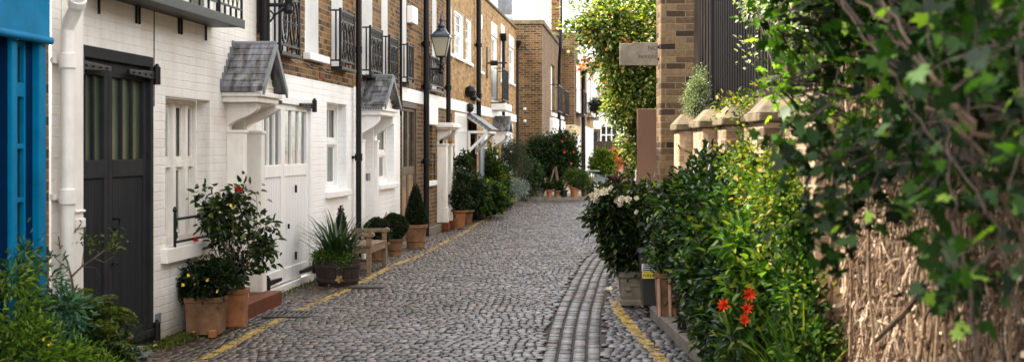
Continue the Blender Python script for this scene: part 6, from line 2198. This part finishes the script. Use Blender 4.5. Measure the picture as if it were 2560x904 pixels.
def foreground_left():
    rng = np.random.default_rng(131)
    S = shrub
    S('conifer_shrub', 'bright feathery conifer in the bottom left corner', 'shrub', (-3.05, 8.9, 0), [(-3.12, 8.9, .58, .16, .3, .24, 3), (-2.98, 8.8, .36, .22, .3, .22, 3), (-3.14, 8.9, .84, .07, .2, .10, .6)],
      110, 24, .050, .010, 'lf_conifer', 132, spread=.045, nstem=16, outward=1.4, droop=-.05)
    S('blue_conifer', 'blue-green feathery shrub beside the blue shopfront', 'shrub', (-3.02, 9.3, 0), [(-3.06, 9.35, .78, .09, .2, .12, 1), (-2.92, 9.3, .58, .12, .2, .14, 2), (-3.16, 9.2, .95, .04, .2, .08, .5), (-2.92, 9.1, .36, .16, .2, .12, 1.5)],
      75, 22, .055, .012, 'lf_blue', 133, spread=.045, nstem=14, outward=1.4)
    for i, (c, n, L, lab) in enumerate((((-2.98, 9.75, .42), 20, .40, 'upright fern before the cream pilaster'), ((-2.84, 9.9, .36), 24, .29, 'wide fern with yellowish fronds before the charcoal doors'), ((-2.80, 9.6, .20), 18, .38, 'dark fern low in the bottom left planting'))):
        t = thing('fern', lab, 'fern', c, 'ferns before the charcoal doors')
        mb = MB()
        P, D, L_ = fern(mb, c, rng, n, L)
        V, Fc = leaves(P, D, L_, L_ * .24, rng, OVAL, .25)
        mesh_np('frond', V, Fc, M['lf_fern'], t)
        mb.build('stalk', M['lf_fern'], t)
    strap_plant('strap_plant', 'spiky dark green tuft before the charcoal doors', 'plant', (-2.72, 9.8, .24), 95, .27, .009, 141, spread=.08, lean=.75, mat='lf_spike')
    S('leafy_undergrowth', 'mixed dark undergrowth filling the bottom left planting', 'shrub', (-2.85, 9.6, 0), [(-2.95, 9.6, .36, .24, .3, .14, 2), (-2.80, 9.6, .24, .20, .3, .12, 2), (-3.0, 9.4, .22, .22, .3, .16, 1.5)],
      230, 24, .045, .022, 'lf_dark', 142, spread=.045, nstem=20, extra=('lf_fern', .25))
    S('bright_fern', 'bright green feathery tuft at the very bottom left', 'fern', (-2.88, 8.9, 0), [(-2.78, 8.9, .30, .18, .2, .10, 1), (-2.62, 9.0, .22, .14, .2, .08, .8)], 90, 22, .045, .009, 'lf_conifer', 143, spread=.04, nstem=8, outward=1.3)
    pot('plant_pot', 'dark pot under the spiky tuft', (-2.72, 9.85, 0), round_prof(.11, .16, .22), 'bin')
    pot('plant_pot', 'brown pot under the wide fern', (-2.86, 9.95, 0), round_prof(.13, .17, .34), 'terracotta_old')
    for (px, py) in ((112, 848), (126, 858)):
        pass
    t = thing('yellow_flower', 'two small yellow flowers low in the bottom left planting', 'flower', tuple(at(118, 852, 8.8)))
    flower(at(112, 847, 8.8), .018, 'yellow_petal', t, rng, 7, .4, .8)
    flower(at(122, 858, 8.8), .018, 'yellow_petal', t, rng, 7, .4, .8)
    MB().tube([at(118, 852, 8.82), at(118, 900, 8.9)], .003, 4).build('stem', M['lf_spike'], t)
    # bare little shrub in front of the charcoal doors
    t = thing('bare_shrub', 'bare twisted little shrub with a few leaf tufts before the charcoal doors', 'shrub', tuple(at(190, 770, 9.9)))
    mb = MB()
    br = [([(190, 780), (186, 730), (178, 690), (168, 650)], .012), ([(168, 652), (150, 615), (146, 590)], .006), ([(148, 622), (160, 610), (178, 590), (196, 570)], .005), ([(178, 692), (205, 665), (235, 645), (268, 620), (280, 600)], .008),
          ([(168, 668), (150, 655), (135, 640)], .004), ([(235, 645), (262, 655), (285, 640)], .004), ([(205, 665), (210, 620), (222, 600)], .004), ([(268, 620), (290, 598), (297, 570)], .004), ([(150, 615), (137, 604)], .003), ([(205, 665), (240, 668), (250, 690)], .003), ([(186, 730), (165, 700), (150, 690)], .003)]
    for pts, r in br:
        P = [at(x, y, 9.9 + rng.normal() * .03) for x, y in pts]
        mb.tube(P, [r * (1 - .5 * k / (len(P) - 1)) for k in range(len(P))], 5)
    mb.build('branch', M['bark'], t)
    PP = []
    for (px, py, n) in ((280, 592, 22), (212, 600, 18), (292, 610, 16), (226, 606, 14), (270, 622, 12), (240, 612, 8), (195, 572, 5), (297, 590, 10)):
        for k in range(n):
            PP.append(tuple(at(px + rng.normal() * 13, py + rng.normal() * 10, 9.9 + rng.normal() * .04)))
    PP = np.array(PP, dtype=np.float32)
    V, Fc = leaves(PP, rng.normal(0, 1, PP.shape), np.full(len(PP), .035), np.full(len(PP), .014), rng)
    mesh_np('foliage', V, Fc, M['lf_fern'], t)


def ground_bits():
    rng = np.random.default_rng(151)
    # drain grating and covers set in the road
    t = thing('drain_cover', 'dark metal drain grating in the setts beside the red step', 'drain', (-2.19, 13.95, .02))
    b = MB()
    b.box(-2.42, -1.98, 13.72, 13.76, .005, .03)
    b.box(-2.42, -1.98, 14.16, 14.20, .005, .03)
    for k in range(10):
        x = -2.42 + k * .049
        b.box(x, x + .026, 13.765, 14.155, .008, .028)
    b.build('grating', M['hoop'], t, bevel=.003)
    MB().box(-2.42, -1.975, 13.72, 14.2, -.03, .004).build('pit', M['black_print'], t)
    t = thing('manhole_cover', 'long flat metal cover in the setts by the barrel', 'cover', (-1.66, 16.7, .02))
    MB().box(-1.92, -1.50, 16.62, 16.86, -.02, .030).build('cover', M['hoop'], t, bevel=.004)
    # fallen leaves, petals and moss along the edges
    n = 420
    Y = rng.uniform(9.5, 40, n)
    side = rng.random(n)
    X = np.where(side < .45, -4.1 + .09 * Y + np.abs(rng.normal(.25, .22, n)) + .05, np.where(side < .85, np.interp(Y, [6, 14, 20, 40], [1.33, 1.28, 1.8, 3.9]) - np.abs(rng.normal(0, .3, n)), rng.uniform(-1.5, 1.0, n)))
    P = np.stack([X, Y, np.full(n, .040)], -1).astype(np.float32)
    D = rng.normal(0, 1, (n, 3))
    D[:, 2] *= .12
    V, Fc = leaves(P, D, rng.uniform(.02, .055, n), rng.uniform(.012, .03, n), rng, OVAL, .3)
    o = mesh_np('leaf_litter', V, Fc, M['litter'], None)
    tag(o, 'scattered fallen leaves and petals along both edges of the road', 'leaf litter', kind='stuff')
    # white blossom lying on the setts
    V, Fc = petals(at(1522, 728, 16.1) + Vector((0, 0, .01)), .06, rng, 8, .5, wid=.7, face=(0, -.4, 1))
    o = mesh_np('fallen_blossom', V, Fc, M['white_petal'], None)
    tag(o, 'white fallen blossom lying on the setts near the urn', 'blossom')
    # moss at the foot of the cream wall
    n = 2600
    Y = np.where(rng.random(n) < .6, rng.normal(12.25, .32, n), rng.uniform(11.7, 17.8, n))
    X = -4.1 + .09 * Y + np.abs(rng.normal(0, .09, n)) + .02
    P = np.stack([X, Y, np.full(n, .0)], -1).astype(np.float32)
    D = rng.normal(0, .6, (n, 3)) + np.array([0, 0, .8])
    V, Fc = leaves(P, D, np.full(n, .035), np.full(n, .012), rng, DIAMOND, .8)
    o = mesh_np('moss', V, Fc, M['lf_fern'], None)
    tag(o, 'green moss along the foot of the cream wall', 'moss', kind='stuff')


# ---------------------------------------------------------------- light and camera
def light_and_camera():
    sun_dir = Vector((-1.0, .0, 0)).normalized()
    el = math.radians(SUN_EL)
    w = bpy.data.worlds.new('World')
    SC.world = w
    w.use_nodes = True
    nt = w.node_tree
    bg = nt.nodes['Background']
    sky = nt.nodes.new('ShaderNodeTexSky')
    sky.sky_type = 'NISHITA'
    sky.sun_disc = False
    sky.sun_elevation = el
    sky.sun_rotation = math.atan2(sun_dir.x, sun_dir.y)
    sky.air_density = 1.0
    sky.dust_density = 2.5
    hs = nt.nodes.new('ShaderNodeHueSaturation')
    hs.inputs['Saturation'].default_value = SKY_SAT
    nt.links.new(sky.outputs[0], hs.inputs['Color'])
    wm = nt.nodes.new('ShaderNodeMixRGB')
    wm.blend_type = 'MULTIPLY'
    wm.inputs[0].default_value = 1.0
    wm.inputs[2].default_value = (1.0, .965, .925, 1)
    nt.links.new(hs.outputs[0], wm.inputs[1])
    nt.links.new(wm.outputs[0], bg.inputs['Color'])
    bg.inputs['Strength'].default_value = SKY
    ld = bpy.data.lights.new('sun', 'SUN')
    ld.energy = SUN
    ld.angle = math.radians(.55)
    ld.color = (1.0, .90, .76)
    lo = bpy.data.objects.new('sun', ld)
    COL.objects.link(lo)
    d = Vector((sun_dir.x * math.cos(el), sun_dir.y * math.cos(el), math.sin(el)))
    lo.rotation_euler = d.to_track_quat('Z', 'Y').to_euler()
    lo.location = (0, 0, 30)
    cd = bpy.data.cameras.new('camera')
    cd.lens = 50.0
    cd.sensor_width = 36.0
    cd.shift_y = -82 / 2560
    cd.clip_start = .1
    cd.clip_end = 2000
    cd.dof.use_dof = True
    cd.dof.focus_distance = 19.0
    cd.dof.aperture_fstop = 3.4
    co = bpy.data.objects.new('camera', cd)
    COL.objects.link(co)
    co.location = (0, 0, EYE)
    co.rotation_euler = (math.pi / 2, 0, 0)
    SC.camera = co
    vs = SC.view_settings
    vs.view_transform = 'Standard'
    vs.look = 'None'
    vs.exposure = 0
    vs.gamma = 1
    SC.render.engine = 'CYCLES'
    SC.cycles.use_denoising = True
    SC.cycles.max_bounces = 7
    SC.cycles.diffuse_bounces = 4
    SC.cycles.transparent_max_bounces = 8
    SC.cycles.sample_clamp_indirect = 6


SUN_EL = 48.0
SUN = 15.0
SKY = 1.13
SKY_SAT = .16

make_materials()
M['brown_paint'] = plain('worn_brown_paint', (.09, .055, .03), .6, var=.5, scale=8)
setting()
terrace()
far_buildings()
right_side()
garden_fence_far()
climber()
right_plants()
overhang()
left_plants()
foreground_left()
ground_bits()
light_and_camera()
